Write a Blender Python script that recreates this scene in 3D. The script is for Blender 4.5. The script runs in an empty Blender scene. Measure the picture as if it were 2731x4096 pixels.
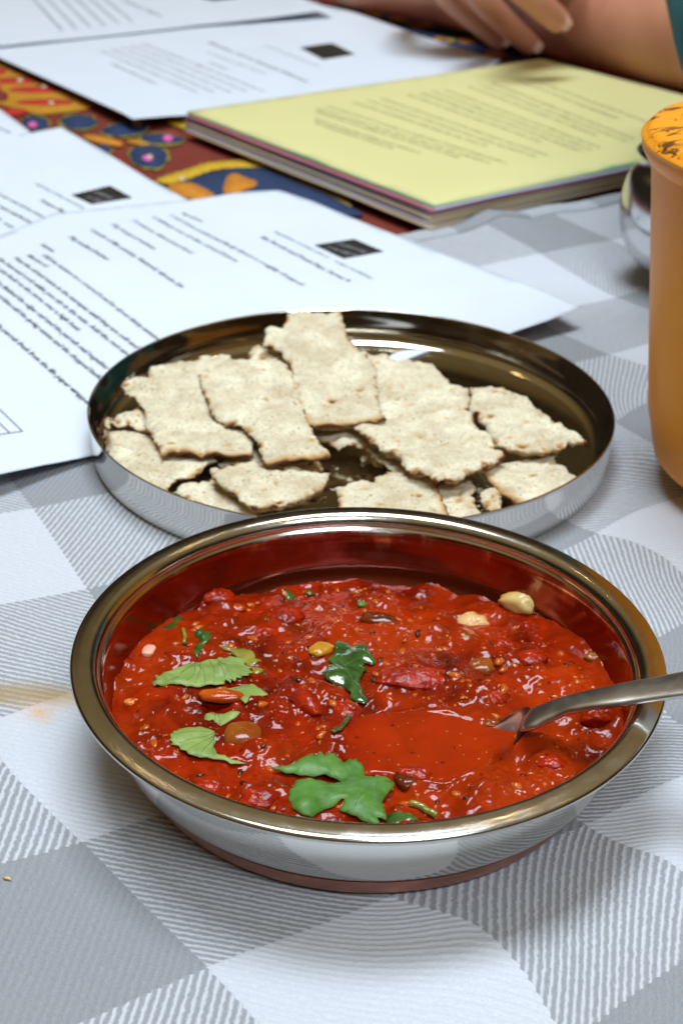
import bpy, bmesh, math, random
import numpy as np
from mathutils import Vector, geometry
random.seed(7); rng = np.random.RandomState(7)
sc = bpy.context.scene
COL = sc.collection

# ------------------------------------------------------------------ camera
F, PITCH, ROLL, CAMH = 5943.46, 0.49274, 0.02037, 0.194
CX, CY = 1365.5, 2048.0
r0 = np.array([1., 0, 0]); fw = np.array([0, math.cos(PITCH), -math.sin(PITCH)]); u0 = np.cross(r0, fw)
c_, s_ = math.cos(ROLL), math.sin(ROLL)
RV, UV_ = r0*c_+u0*s_, -r0*s_+u0*c_
cam = bpy.data.cameras.new('camera'); camo = bpy.data.objects.new('camera', cam); COL.objects.link(camo)
from mathutils import Matrix
camo.matrix_world = Matrix(((RV[0], UV_[0], -fw[0], 0), (RV[1], UV_[1], -fw[1], 0), (RV[2], UV_[2], -fw[2], CAMH), (0, 0, 0, 1)))
cam.sensor_fit = 'VERTICAL'; cam.sensor_height = 36.0; cam.sensor_width = 24.0
cam.lens = 36.0*F/4096.
cam.clip_start = 0.01; cam.clip_end = 50
cam.dof.use_dof = True; cam.dof.focus_distance = 0.300; cam.dof.aperture_fstop = 29.0
sc.camera = camo

# ------------------------------------------------------------------ light
sc.view_settings.view_transform = 'Standard'; sc.view_settings.look = 'None'
sc.view_settings.exposure = 0.0; sc.view_settings.gamma = 1.0
w = bpy.data.worlds.new('World'); sc.world = w; w.use_nodes = True
wt = w.node_tree; tc = wt.nodes.new('ShaderNodeTexCoord'); sp_ = wt.nodes.new('ShaderNodeSeparateXYZ'); wr = wt.nodes.new('ShaderNodeValToRGB')
wt.links.new(tc.outputs['Generated'], sp_.inputs[0]); wt.links.new(sp_.outputs[2], wr.inputs[0]); wt.links.new(wr.outputs[0], wt.nodes['Background'].inputs[0])
e_ = wr.color_ramp.elements; e_[0].position = .02; e_[0].color = (.020, .014, .009, 1); e_[1].position = .78; e_[1].color = (.36, .265, .12, 1)
e2 = e_.new(.40); e2.color = (.040, .027, .014, 1); e3 = e_.new(.56); e3.color = (.24, .165, .065, 1)
wt.nodes['Background'].inputs[1].default_value = 0.75
def area(name, loc, target, sx, sy, power, col):
    l = bpy.data.lights.new(name, 'AREA'); l.shape = 'RECTANGLE'; l.size = sx; l.size_y = sy
    l.energy = power; l.color = col
    o = bpy.data.objects.new(name, l); COL.objects.link(o); o.location = loc
    d = Vector(target)-Vector(loc); o.rotation_euler = d.to_track_quat('-Z', 'Y').to_euler()
    return o
area('window_light', (0.35, -0.60, 1.15), (0, 0.35, 0), .6, .32, 12, (0.79, 0.89, 1.0))
area('skylight', (-0.05, 0.58, 1.75), (0, 0.50, 0), .95, .55, 38, (0.74, 0.865, 1.0))
def bulb(loc, e=1.2):
    l = bpy.data.lights.new('ceiling_bulb', 'POINT'); l.energy = e; l.color = (1, .68, .3); l.shadow_soft_size = .018
    o = bpy.data.objects.new('ceiling_bulb', l); COL.objects.link(o); o.location = loc
for i, (x, y, z) in enumerate([(-.5, -.3, 1.9), (.1, -.15, 2.0), (.7, 0, 1.9), (.9, .9, 1.7), (-.2, 1.0, 1.9), (.45, 1.5, 1.8), (-.8, 1.6, 1.9)]):
    bulb((x, y, z))
sc.cycles.sample_clamp_indirect = 4.0
sc.cycles.max_bounces = 8

# ------------------------------------------------------------------ helpers
def at(px, py, z=0.0, sx=0.0, sy=0.0, c=(0, 0)):
    """photo pixel -> point on the plane z + sx*(x-cx) + sy*(y-cy)"""
    d = fw+RV*((px-CX)/F)-UV_*((py-CY)/F)
    # CAMH + t dz = z + sx*(t dx - cx) + sy*(t dy - cy)
    t = (z-CAMH-sx*c[0]-sy*c[1])/(d[2]-sx*d[0]-sy*d[1])
    return np.array([0, 0, CAMH])+d*t
D = 2731/1568.
def cr(x0, y0, s, pts): return [(x0+p[0]*s, y0+p[1]*s)+tuple(p[2:]) for p in pts]
def dd(pts): return [(p[0]*D, p[1]*D)+tuple(p[2:]) for p in pts]

def tag(o, label=None, cat=None, group=None, kind=None):
    if label: o['label'] = label
    if cat: o['category'] = cat
    if group: o['group'] = group
    if kind: o['kind'] = kind
    return o
def link(name, me, mat=None, parent=None, smooth=True):
    o = bpy.data.objects.new(name, me); COL.objects.link(o)
    if mat is not None: me.materials.append(mat)
    if smooth:
        me.polygons.foreach_set('use_smooth', [True]*len(me.polygons))
    if parent is not None: o.parent = parent
    return o
def mesh(name, V, Fc, mat=None, parent=None, smooth=True, attrs=None, uv=None):
    me = bpy.data.meshes.new(name); me.from_pydata([tuple(map(float, v)) for v in V], [], [tuple(map(int, f)) for f in Fc]); me.update()
    if attrs:
        for k, a in attrs.items():
            at_ = me.attributes.new(k, 'FLOAT', 'POINT'); at_.data.foreach_set('value', np.asarray(a, dtype=np.float32))
    if uv is not None:
        l = me.uv_layers.new(name='UVMap'); idx = np.zeros(len(me.loops), dtype=np.int32); me.loops.foreach_get('vertex_index', idx)
        l.data.foreach_set('uv', np.asarray(uv, dtype=np.float32)[idx].ravel())
    return link(name, me, mat, parent, smooth)
def empty(name, loc=(0, 0, 0)):
    o = bpy.data.objects.new(name, None); COL.objects.link(o); o.location = loc; o.empty_display_size = .01
    return o

# gradient noise (numpy)
_perm = rng.permutation(256); _perm = np.concatenate([_perm, _perm, _perm])
_ang = rng.rand(256)*2*math.pi; _gx, _gy = np.cos(_ang), np.sin(_ang)
def pn(x, y):
    x = np.asarray(x, float); y = np.asarray(y, float)
    xi = np.floor(x).astype(int); yi = np.floor(y).astype(int); xf = x-xi; yf = y-yi; xi &= 255; yi &= 255
    def g(i, j, a, b):
        h = _perm[_perm[i & 255]+(j & 255)]; return _gx[h]*a+_gy[h]*b
    u = xf**3*(xf*(xf*6-15)+10); v = yf**3*(yf*(yf*6-15)+10)
    n0 = g(xi, yi, xf, yf)*(1-u)+g(xi+1, yi, xf-1, yf)*u
    n1 = g(xi, yi+1, xf, yf-1)*(1-u)+g(xi+1, yi+1, xf-1, yf-1)*u
    return (n0*(1-v)+n1*v)*1.5
def fbm(x, y, o=4, g=.5):
    s = 0; a = 1
    for k in range(o): s = s+a*pn(x*2**k+17.3*k, y*2**k+9.1*k); a *= g
    return s
def sstep(a, b, x):
    t = np.clip((x-a)/(b-a), 0, 1); return t*t*(3-2*t)

# node helpers
class NT:
    def __init__(s, name):
        s.m = bpy.data.materials.new(name); s.m.use_nodes = True; s.t = s.m.node_tree
        s.b = s.t.nodes['Principled BSDF']
    def n(s, typ, **k):
        nd = s.t.nodes.new(typ)
        for a, v in k.items(): setattr(nd, a, v)
        return nd
    def l(s, a, b): s.t.links.new(a, b)
    def m_(s, op, a, b=None, c=None, clamp=False):
        nd = s.n('ShaderNodeMath', operation=op, use_clamp=clamp)
        for i, v in enumerate((a, b, c)):
            if v is None: continue
            if isinstance(v, (int, float)): nd.inputs[i].default_value = v
            else: s.l(v, nd.inputs[i])
        return nd.outputs[0]
    def mix(s, f, a, b, blend='MIX'):
        nd = s.n('ShaderNodeMix', data_type='RGBA', blend_type=blend)
        for i, v in ((0, f), (6, a), (7, b)):
            if isinstance(v, (int, float)): nd.inputs[i].default_value = v
            elif isinstance(v, tuple): nd.inputs[i].default_value = tuple(v)+((1,) if len(v) == 3 else ())
            else: s.l(v, nd.inputs[i])
        return nd.outputs[2]
    def ramp(s, f, stops):
        nd = s.n('ShaderNodeValToRGB'); e = nd.color_ramp.elements
        while len(e) < len(stops): e.new(0.5)
        for i, (p, c) in enumerate(stops):
            e[i].position = p; e[i].color = (c, c, c, 1) if isinstance(c, (int, float)) else tuple(c)+(1,)
        s.l(f, nd.inputs[0]); return nd.outputs[0]
    def noise(s, scale, detail=3, rough=.5, vec=None, dist=0):
        nd = s.n('ShaderNodeTexNoise'); nd.inputs['Scale'].default_value = scale; nd.inputs['Detail'].default_value = detail
        nd.inputs['Roughness'].default_value = rough; nd.inputs['Distortion'].default_value = dist
        if vec is None: vec = s.obj()
        s.l(vec, nd.inputs['Vector']); return nd.outputs[0]
    def obj(s):
        if not hasattr(s, '_o'):
            s._o = s.n('ShaderNodeTexCoord').outputs['Object']
        return s._o
    def attr(s, name): return s.n('ShaderNodeAttribute', attribute_name=name).outputs['Fac']
    def bump(s, h, strength=.3, dist=.001, prev=None):
        nd = s.n('ShaderNodeBump'); nd.inputs['Strength'].default_value = strength; nd.inputs['Distance'].default_value = dist
        s.l(h, nd.inputs['Height'])
        if prev is not None: s.l(prev, nd.inputs['Normal'])
        s.l(nd.outputs[0], s.b.inputs['Normal']); return nd.outputs[0]
    def set(s, **k):
        for a, v in k.items():
            i = s.b.inputs[a.replace('_', ' ')]
            if isinstance(v, (int, float)): i.default_value = v
            elif isinstance(v, tuple): i.default_value = tuple(v)+((1,) if len(v) == 3 and i.type == 'RGBA' else ())
            else: s.l(v, i)
        return s

def simple(name, col, rough=.5, metal=0, var=.12, scale=80, bump=0, **k):
    t = NT(name); n = t.noise(scale, 4)
    a = tuple(c*(1-var) for c in col); b = tuple(min(1, c*(1+var)) for c in col)
    t.set(Base_Color=t.mix(t.ramp(n, [(.3, 0.), (.7, 1.)]), a, b), Roughness=rough, Metallic=metal)
    for kk, v in k.items(): t.set(**{kk: v})
    if bump: t.bump(t.noise(scale*4, 4), bump, .0005)
    return t.m

M = {}
# steel
def steel(name, rough=.07, col=(.66, .645, .61), smear=0.0):
    t = NT(name)
    n = t.noise(220, 5, .7); n2 = t.noise(18, 3)
    mp = t.n('ShaderNodeMapping'); mp.inputs['Scale'].default_value = (30, 900, 900); t.l(t.obj(), mp.inputs[0])
    sc_ = t.noise(1.0, 2, .6, vec=mp.outputs[0])
    r = t.m_('MULTIPLY_ADD', t.ramp(n, [(.45, 0.), (.8, 1.)]), .10, rough)
    r = t.m_('ADD', r, t.m_('MULTIPLY', t.ramp(n2, [(.4, 0.), (.75, 1.)]), .05))
    t.set(Base_Color=col, Metallic=1.0, Roughness=r)
    t.bump(sc_, .02, .0002)
    return t
M['steel'] = steel('polished_steel').m
M['steel_dull'] = steel('used_steel', .16, (.55, .55, .55)).m
M['steel_spoon'] = steel('spoon_steel', .28, (.66, .64, .60)).m
M['spoon_oily'] = simple('oily_spoon_steel', (.10, .028, .014), .42, .6, .5, 220, .1)
M['copper'] = simple('copper_base', (.50, .22, .15), .42, 1.0, .25, 150, .08)

# inside of the curry bowl: steel under a film of sauce oil
t = steel('saucy_steel', .08)
z = t.n('ShaderNodeSeparateXYZ'); t.l(t.obj(), z.inputs[0])
hz = t.m_('MULTIPLY_ADD', z.outputs[2], 1/.02, 0.0)
mp = t.n('ShaderNodeMapping'); mp.inputs['Scale'].default_value = (1, 1, .45); t.l(t.obj(), mp.inputs[0])
nz = t.noise(70, 5, .62, vec=mp.outputs[0], dist=.6)
f = t.m_('ADD', t.m_('SUBTRACT', 1.28, hz), t.m_('MULTIPLY', t.m_('SUBTRACT', nz, .5), 1.6))
f = t.ramp(f, [(-.0, 0.), (.30, 1.)])
sm = t.n('ShaderNodeBsdfPrincipled'); sm.inputs['Base Color'].default_value = (.22, .021, .004, 1)
sm.inputs['Roughness'].default_value = .10; sm.inputs['Metallic'].default_value = .8
mx = t.n('ShaderNodeMixShader'); out = t.t.nodes['Material Output']
t.l(t.m_('MULTIPLY', f, .94), mx.inputs[0]); t.l(t.b.outputs[0], mx.inputs[1]); t.l(sm.outputs[0], mx.inputs[2]); t.l(mx.outputs[0], out.inputs[0])
b = t.n('ShaderNodeBump'); b.inputs['Strength'].default_value = .2; b.inputs['Distance'].default_value = .0003
t.l(t.m_('MULTIPLY', nz, f), b.inputs['Height']); t.l(b.outputs[0], sm.inputs['Normal'])
M['saucy'] = t.m

# curry
t = NT('tomato_curry')
n1 = t.noise(120, 6, .62, dist=.5); n2 = t.noise(700, 4, .6); n3 = t.noise(40, 3)
c = t.mix(t.ramp(n1, [(.33, 0.), (.66, 1.)]), (.065, .0022, .0006), (.30, .0135, .0011))
c = t.mix(t.m_('MULTIPLY', t.ramp(n3, [(.4, 0.), (.68, 1.)]), .6), c, (.43, .038, .0022))
c = t.mix(t.m_('MULTIPLY', t.ramp(t.attr('puddle'), [(0., 0.), (1., 1.)]), .4), c, (.34, .019, .0012))
vo = t.n('ShaderNodeTexVoronoi'); vo.inputs['Scale'].default_value = 430; t.l(t.obj(), vo.inputs['Vector'])
spk = t.ramp(vo.outputs['Distance'], [(.10, 1.), (.17, 0.)])
sp = t.t.nodes.new('ShaderNodeSeparateColor'); t.l(vo.outputs['Color'], sp.inputs[0])
seed = t.m_('MULTIPLY', spk, t.ramp(sp.outputs[0], [(.80, 0.), (.82, 1.)]))
dark = t.m_('MULTIPLY', t.ramp(vo.outputs['Distance'], [(.12, 1.), (.25, 0.)]), t.ramp(sp.outputs[1], [(.8, 0.), (.82, 1.)]))
c = t.mix(t.m_('MULTIPLY', dark, .7), c, (.07, .004, .002))
c = t.mix(t.m_('MULTIPLY', seed, .45), c, (.46, .12, .02))
t.set(Base_Color=c, Roughness=t.m_('MULTIPLY_ADD', t.ramp(n2, [(.35, 0.), (.7, 1.)]), .06, .07), IOR=1.33)
bp = t.bump(t.m_('MULTIPLY', t.m_('SUBTRACT', 1.0, t.attr('puddle')), t.noise(800, 4, .55)), .22, .0003)
M['curry'] = t.m
def food(name, col, col2, rough=.22, scale=250, sss=.15, bump=.3):
    t = NT(name); n = t.noise(scale, 4, .6)
    t.set(Base_Color=t.mix(t.ramp(n, [(.35, 0.), (.65, 1.)]), col, col2), Roughness=rough, Subsurface_Weight=sss, Subsurface_Scale=.0015,
          Subsurface_Radius=(1., .4, .2), IOR=1.38)
    t.bump(t.noise(scale*3, 4), bump, .0004); return t.m

# cloth with woven checks: UV counts squares, the twill ribs change direction from square to square
t = NT('checked_twill')
uv = t.n('ShaderNodeUVMap'); sx = t.n('ShaderNodeSeparateXYZ'); t.l(uv.outputs[0], sx.inputs[0])
jit = t.noise(40, 3, .5, vec=uv.outputs[0])
U = t.m_('ADD', sx.outputs[0], t.m_('MULTIPLY_ADD', jit, .02, -.01)); V = sx.outputs[1]
def odd(x): return t.m_('GREATER_THAN', t.m_('FRACT', t.m_('MULTIPLY', x, .5)), .5)
# ragged steps on the borders of squares from the ribs
wob_n = t.m_('MULTIPLY_ADD', t.noise(26, 3, .6, vec=uv.outputs[0]), .5, -.25)
ph_s = t.m_('ADD', t.m_('MULTIPLY', t.m_('ADD', U, V), 19.0), wob_n); ph_d = t.m_('ADD', t.m_('MULTIPLY', t.m_('SUBTRACT', U, V), 19.0), wob_n)
tri_s = t.m_('ABSOLUTE', t.m_('MULTIPLY_ADD', t.m_('FRACT', ph_s), 2, -1)); tri_d = t.m_('ABSOLUTE', t.m_('MULTIPLY_ADD', t.m_('FRACT', ph_d), 2, -1))
stag = t.m_('MULTIPLY_ADD', tri_d, .012, -.006)
ou = odd(t.m_('ADD', U, stag)); ov = odd(t.m_('ADD', V, stag))
mixed_v = t.m_('MULTIPLY', ou, ov); gray = t.m_('MULTIPLY', t.m_('SUBTRACT', 1, ou), ov); white = t.m_('MULTIPLY', ou, t.m_('SUBTRACT', 1, ov))
mixed_h = t.m_('MULTIPLY', t.m_('SUBTRACT', 1, ou), t.m_('SUBTRACT', 1, ov))
def threads(sx_, sy_):
    mp_ = t.n('ShaderNodeMapping'); mp_.inputs['Scale'].default_value = (sx_, sy_, 1); t.l(uv.outputs[0], mp_.inputs[0]); return t.noise(1.0, 2, .6, vec=mp_.outputs[0])
fine = t.m_('ADD', t.m_('MULTIPLY', t.noise(150, 3, .7, vec=uv.outputs[0]), .4), t.m_('MULTIPLY', t.m_('ADD', threads(190, 38), threads(38, 190)), .3))
fine = t.m_('MULTIPLY_ADD', t.m_('SUBTRACT', fine, .5), 1.7, .5); fz = t.m_('MULTIPLY_ADD', fine, .8, -.40)
rib_s = t.ramp(t.m_('ADD', tri_s, fz), [(.24, .06), (.72, .94)]); rib_d = t.ramp(t.m_('ADD', tri_d, fz), [(.24, .06), (.72, .94)])
g = t.m_('ADD', gray, t.m_('MULTIPLY', mixed_v, rib_s)); g = t.m_('ADD', g, t.m_('MULTIPLY', mixed_h, rib_d), clamp=True)
# woven threads in the plain squares
wv = t.n('ShaderNodeTexWave', wave_type='BANDS', bands_direction='DIAGONAL'); wv.inputs['Scale'].default_value = 9.4; wv.inputs['Distortion'].default_value = .3
t.l(uv.outputs[0], wv.inputs['Vector'])
lo = t.noise(3, 3, vec=uv.outputs[0])
white_c = t.mix(t.ramp(fine, [(.2, 0.), (.8, 1.)]), (.53, .55, .59), (.72, .74, .775))
gray_c = t.mix(t.ramp(fine, [(.2, 0.), (.8, 1.)]), (.20, .21, .225), (.38, .39, .405))
c = t.mix(g, white_c, gray_c)
c = t.mix(t.m_('MULTIPLY', t.m_('MULTIPLY', rib_s, gray), .25), c, (.20, .21, .225))
c = t.mix(t.m_('MULTIPLY', t.m_('MULTIPLY', rib_d, white), .22), c, (.52, .54, .58))
c = t.mix(t.m_('MULTIPLY', lo, .10), c, (.45, .42, .42))
hair = t.noise(55, 6, .75, vec=uv.outputs[0])
c = t.mix(t.ramp(hair, [(.70, 0.), (.76, .5)]), c, (.30, .27, .27))
st = t.attr('stain_turmeric'); so = t.attr('stain_orange')
c = t.mix(t.m_('MULTIPLY', st, t.ramp(fine, [(.2, .55), (.8, .95)])), c, (.38, .26, .09))
c = t.mix(t.m_('MULTIPLY', so, t.ramp(hair, [(.35, .25), (.6, .9)])), c, (.72, .36, .10))
t.set(Base_Color=c, Roughness=.92, Sheen_Weight=.15)
hh = t.m_('ADD', t.m_('MULTIPLY', t.m_('SUBTRACT', 1, rib_s), t.m_('ADD', mixed_v, t.m_('MULTIPLY', gray, .6))),
          t.m_('MULTIPLY', t.m_('SUBTRACT', 1, rib_d), t.m_('ADD', mixed_h, t.m_('MULTIPLY', white, .5))))
hh = t.m_('ADD', hh, t.m_('MULTIPLY', fine, .8))
t.bump(hh, .7, .0006)
M['cloth'] = t.m

# paper
def paper(name, col=(.675, .715, .77)):
    t = NT(name); n = t.noise(30, 4)
    t.set(Base_Color=t.mix(t.ramp(n, [(.3, 0.), (.7, 1.)]), tuple(c_*.965 for c_ in col), col), Roughness=.62)
    t.bump(t.noise(600, 3), .06, .0002); return t.m
M['paper'] = paper('white_paper')
M['ink'] = simple('printed_ink', (.02, .022, .024), .6, 0, .3, 900)
M['ink_grey'] = simple('grey_ink', (.10, .11, .12), .6, 0, .2, 900)
M['logo_black'] = simple('logo_black', (.018, .017, .014), .5, 0, .2, 300)
M['logo_print'] = simple('logo_print', (.28, .27, .28), .6, 0, .2, 300)
M['ink_olive'] = simple('yellow_page_ink', (.16, .155, .08), .6, 0, .2, 900)
BK = {'yellow': (.66, .61, .27), 'green': (.26, .42, .20), 'lilac': (.52, .50, .66), 'pink': (.62, .20, .24), 'wine': (.50, .24, .23),
      'blue': (.36, .38, .58), 'cream': (.66, .55, .38), 'tan': (.58, .46, .30), 'buff': (.70, .55, .30)}
for k, v in BK.items(): M['bk_'+k] = paper(k+'_paper', v)

# flatbread
t = NT('flatbread')
n1 = t.noise(110, 5, .6); n2 = t.noise(900, 4, .65); n3 = t.noise(300, 3)
c = t.mix(t.ramp(n1, [(.35, 0.), (.65, 1.)]), (.63, .52, .33), (.88, .81, .585))
c = t.mix(t.m_('MULTIPLY', t.ramp(n2, [(.50, 0.), (.66, 1.)]), .5), c, (.50, .37, .23))
fl = t.m_('MULTIPLY', t.ramp(t.noise(1150, 2, .5), [(.635, 0.), (.68, 1.)]), t.ramp(t.noise(90, 2), [(.36, .2), (.58, 1.)]))
c = t.mix(t.m_('MULTIPLY', fl, .85), c, (.13, .07, .03))
bk = t.attr('bake')
bk = t.m_('ADD', bk, t.m_('MULTIPLY', t.m_('SUBTRACT', n3, .5), t.m_('MULTIPLY', bk, .9)))
c = t.mix(t.ramp(bk, [(.10, 0.), (.42, .85)]), c, (.60, .33, .09))
c = t.mix(t.ramp(bk, [(.42, 0.), (.88, 1.)]), c, (.12, .032, .008))
t.set(Base_Color=c, Roughness=.82, Subsurface_Weight=.08, Subsurface_Scale=.001)
t.bump(t.noise(480, 6, .72), 1.0, .0010)
M['bread'] = t.m

# leaves
def leafmat(name, a, b, gloss=.35, wet=.2):
    t = NT(name); n = t.noise(260, 4)
    t.set(Base_Color=t.mix(t.ramp(n, [(.35, 0.), (.68, 1.)]), a, b), Roughness=gloss, Coat_Weight=wet, Coat_Roughness=.08,
          Subsurface_Weight=.1, Subsurface_Scale=.001)
    t.bump(t.noise(520, 4), .35, .0005); return t.m
M['leaf_pale'] = leafmat('leaf_underside', (.17, .25, .045), (.26, .35, .08), .55, .05)
M['leaf_green'] = leafmat('leaf_upper', (.05, .15, .012), (.09, .225, .025), .55, .05)
M['leaf_dark'] = leafmat('leaf_wet', (.018, .055, .008), (.05, .13, .02), .15, .9)
M['leaf_olive'] = leafmat('leaf_oily', (.16, .17, .018), (.28, .24, .03), .2, .8)
M['vein'] = simple('leaf_vein', (.06, .13, .03), .5)

# patterned cloth
def fabric(name, col): return simple(name, col, .85, 0, .25, 500, .3)
M['f_red'] = fabric('brick_red_cotton', (.165, .017, .005))
M['f_blue'] = fabric('navy_print', (.012, .032, .095))
M['f_yel'] = fabric('yellow_print', (.55, .33, .006))
M['f_org'] = fabric('orange_print', (.55, .20, .008))
M['f_mus'] = fabric('mustard_print', (.45, .20, .004))
M['f_scar'] = fabric('scarlet_print', (.45, .018, .008))
M['f_pink'] = fabric('pink_dot', (.70, .12, .36))
M['f_cream'] = fabric('cream_dot', (.62, .52, .33))
M['f_green'] = fabric('olive_edge', (.25, .20, .02))
M['wood'] = simple('table_wood', (.16, .085, .04), .5, 0, .3, 20, .1)

# ------------------------------------------------------------------ thin-plate interpolation
class TPS:
    def __init__(s, P, Vv, lam=1e-6):
        P = np.asarray(P, float); Vv = np.asarray(Vv, float); s.c = P.mean(0); s.sc = max(1e-9, P.std()); s.P = (P-s.c)/s.sc
        if Vv.ndim == 1: Vv = Vv[:, None]
        n = len(P); K = s.k(s.P, s.P)+lam*np.eye(n); A = np.zeros((n+3, n+3)); A[:n, :n] = K
        A[:n, n] = 1; A[:n, n+1:] = s.P; A[n, :n] = 1; A[n+1:, :n] = s.P.T
        s.w = np.linalg.lstsq(A, np.vstack([Vv, np.zeros((3, Vv.shape[1]))]), rcond=None)[0]
    def k(s, a, b):
        r2 = ((a[:, None]-b[None])**2).sum(-1); return r2*np.log(r2+1e-12)*.5
    def __call__(s, Q):
        Q = (np.asarray(Q, float)-s.c)/s.sc; return s.k(Q, s.P)@s.w[:-3]+s.w[-3]+Q@s.w[-2:]

# ------------------------------------------------------------------ checked cloth
ctl = [  # (photo x, y, i, j)
 (330, 3343, 0, 0), (830, 3847, 1, 0), (1555, 3579, 1, 1), (2265, 4180, 2, 1), (1884, 3666, 1.40, 1), (2058, 3830, 1.63, 1), (2213, 4067, 1.9, 1),
 (2350, 3292, 1, 2), (2459, 3374, 1.25, 2), (2651, 3420, 1.5, 2), (2486, 4004, 2, 1.33), (2731, 3830, 2, 1.7),
 (2731, 3119, 1, 2.6), (2570, 2570, 0, 3), (2671, 2872, .45, 3), (2731, 2476, 0, 3.45), (2384, 2131, -1, 4), (2539, 2159, -.7, 4), (2672, 2229, -.42, 4),
 (2731, 2291, -.28, 4), (2540, 2039, -1, 4.42), (2710, 1985, -1, 4.85), (2458, 1675, -2, 5), (2591, 1750, -1.65, 5), (2540, 1611, -2, 5.35),
 (2437, 1418, -3, 6), (2591, 1458, -2.6, 6), (2467, 1174, -4, 7), (2158, 1005, -5, 7), (2445, 952, -5, 8),
 (0, 3001, -.66, 0), (0, 2856, -1, .12), (252, 2772, -1, .5), (348, 2346, -2, 1), (0, 2412, -2, .42), (131, 2021, -3, 1)]
P = np.array([at(a, b)[:2] for a, b, _, _ in ctl]); Q = np.array([(i, j) for _, _, i, j in ctl], float)
uvf = TPS(P, Q, 2e-3)
hemL = at(899*D, 534*D)[:2]; hemR = at(1429*D, 437*D)[:2]
hd = (hemR-hemL)/np.linalg.norm(hemR-hemL); hn = np.array([hd[1], -hd[0]])   # towards the camera
if hn[1] > 0: hn = -hn
folds = [((2450, 1830), (2731, 1760), .0016, .006), ((2731, 3000), (2560, 3120), .0010, .010), ((0, 2480), (200, 2750), .0010, .012), ((1900, 860), (2050, 900), .0035, .010)]
def seg_d(X, Y, a, b):
    ab = b-a; t_ = np.clip(((X-a[0])*ab[0]+(Y-a[1])*ab[1])/(ab@ab), 0, 1)
    return np.hypot(X-a[0]-t_*ab[0], Y-a[1]-t_*ab[1])
BOWL = np.array([.00607, .25842]); PLATE = np.array([.00224, .40735])
def cloth_z(X, Y):
    zz = -.0009+.0016*fbm(X*11+3, Y*11, 2)+.0003*fbm(X*45, Y*45, 2)
    for a, b, h, wd in folds:
        zz = zz+h*np.exp(-(seg_d(X, Y, at(*a)[:2], at(*b)[:2])/wd)**2)
    for cc, rr in ((BOWL, .05), (PLATE, .08)):
        d_ = np.hypot(X-cc[0], Y-cc[1]); k = sstep(rr-.004, rr+.015, d_); zz = zz*k+(1-k)*(-.0008)
    return np.maximum(zz, -.0030)
us = np.arange(-.75, .65, .0032); vs = np.concatenate([np.arange(0, .02, .002), np.arange(.02, .72, .0032)])
UU, VV = np.meshgrid(us, vs)
wob = .004*pn(us*9, us*0+.5)+.0012*pn(us*50, us*0+4.5)
X = hemL[0]+hd[0]*UU+hn[0]*(VV+wob*np.exp(-VV/.05)); Y = hemL[1]+hd[1]*UU+hn[1]*(VV+wob*np.exp(-VV/.05))
Z = cloth_z(X, Y)
nr, nc = X.shape
V = np.stack([X.ravel(), Y.ravel(), Z.ravel()], 1)
uvs = uvf(V[:, :2])
def blob_at(px, py, rx, ry):
    p = at(px, py)[:2]; return np.exp(-(((X-p[0])/rx)**2+((Y-p[1])/ry)**2)**1.5).ravel()
stt = np.clip(blob_at(60, 2765, .016, .0028)+blob_at(180, 2780, .009, .0018)+.7*blob_at(20, 2750, .012, .0035), 0, 1)
sto = np.clip(blob_at(150, 2830, .0030, .0026)+.7*blob_at(170, 2850, .002, .002)+.25*blob_at(290, 2790, .007, .0035)+.12*blob_at(150, 2800, .016, .004), 0, 1)
idx = np.arange(nr*nc).reshape(nr, nc)
Fq = np.stack([idx[:-1, :-1], idx[1:, :-1], idx[1:, 1:], idx[:-1, 1:]], -1).reshape(-1, 4)
cloth = mesh('checked_tablecloth', V, Fq, M['cloth'], attrs={'stain_turmeric': stt, 'stain_orange': sto}, uv=uvs)
tag(cloth, 'grey and white checked twill tablecloth under the curry bowl and the cracker plate', 'tablecloth')
# stitched hem: a doubled strip along the far edge
hv = []; hu = []; ys = np.array([-.0004, 0, .002, .005, .008, .0105, .0108]); hz_ = np.array([-.001, .0009, .0013, .0012, .0013, .0010, .0001])
for k, (a, b) in enumerate(zip(ys, hz_)):
    x_ = hemL[0]+hd[0]*us+hn[0]*(a+wob*math.exp(-max(a, 0)/.05)); y_ = hemL[1]+hd[1]*us+hn[1]*(a+wob*math.exp(-max(a, 0)/.05))
    hv.append(np.stack([x_, y_, cloth_z(x_, y_)+b+.0002*pn(us*300, us*0+k)], 1))
hv = np.concatenate(hv); n_ = len(us); ii = np.arange(len(ys)*n_).reshape(len(ys), n_)
hf = np.stack([ii[:-1, :-1], ii[1:, :-1], ii[1:, 1:], ii[:-1, 1:]], -1).reshape(-1, 4)
mesh('hem', hv, hf, M['cloth'], cloth, attrs={'stain_turmeric': np.zeros(len(hv)), 'stain_orange': np.zeros(len(hv))}, uv=uvf(hv[:, :2])+.37)

# table under it
bm = bmesh.new(); bmesh.ops.create_cube(bm, size=1); bmesh.ops.scale(bm, vec=(2.6, 2.6, .03), verts=bm.verts); bmesh.ops.translate(bm, vec=(0, .95, -.0225), verts=bm.verts)
bmesh.ops.bevel(bm, geom=bm.edges[:], offset=.004, segments=2)
me = bpy.data.meshes.new('tabletop'); bm.to_mesh(me); bm.free()
o = link('tabletop', me, M['wood'], smooth=False); tag(o, 'wooden tabletop under the two cloths', 'table')

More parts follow.
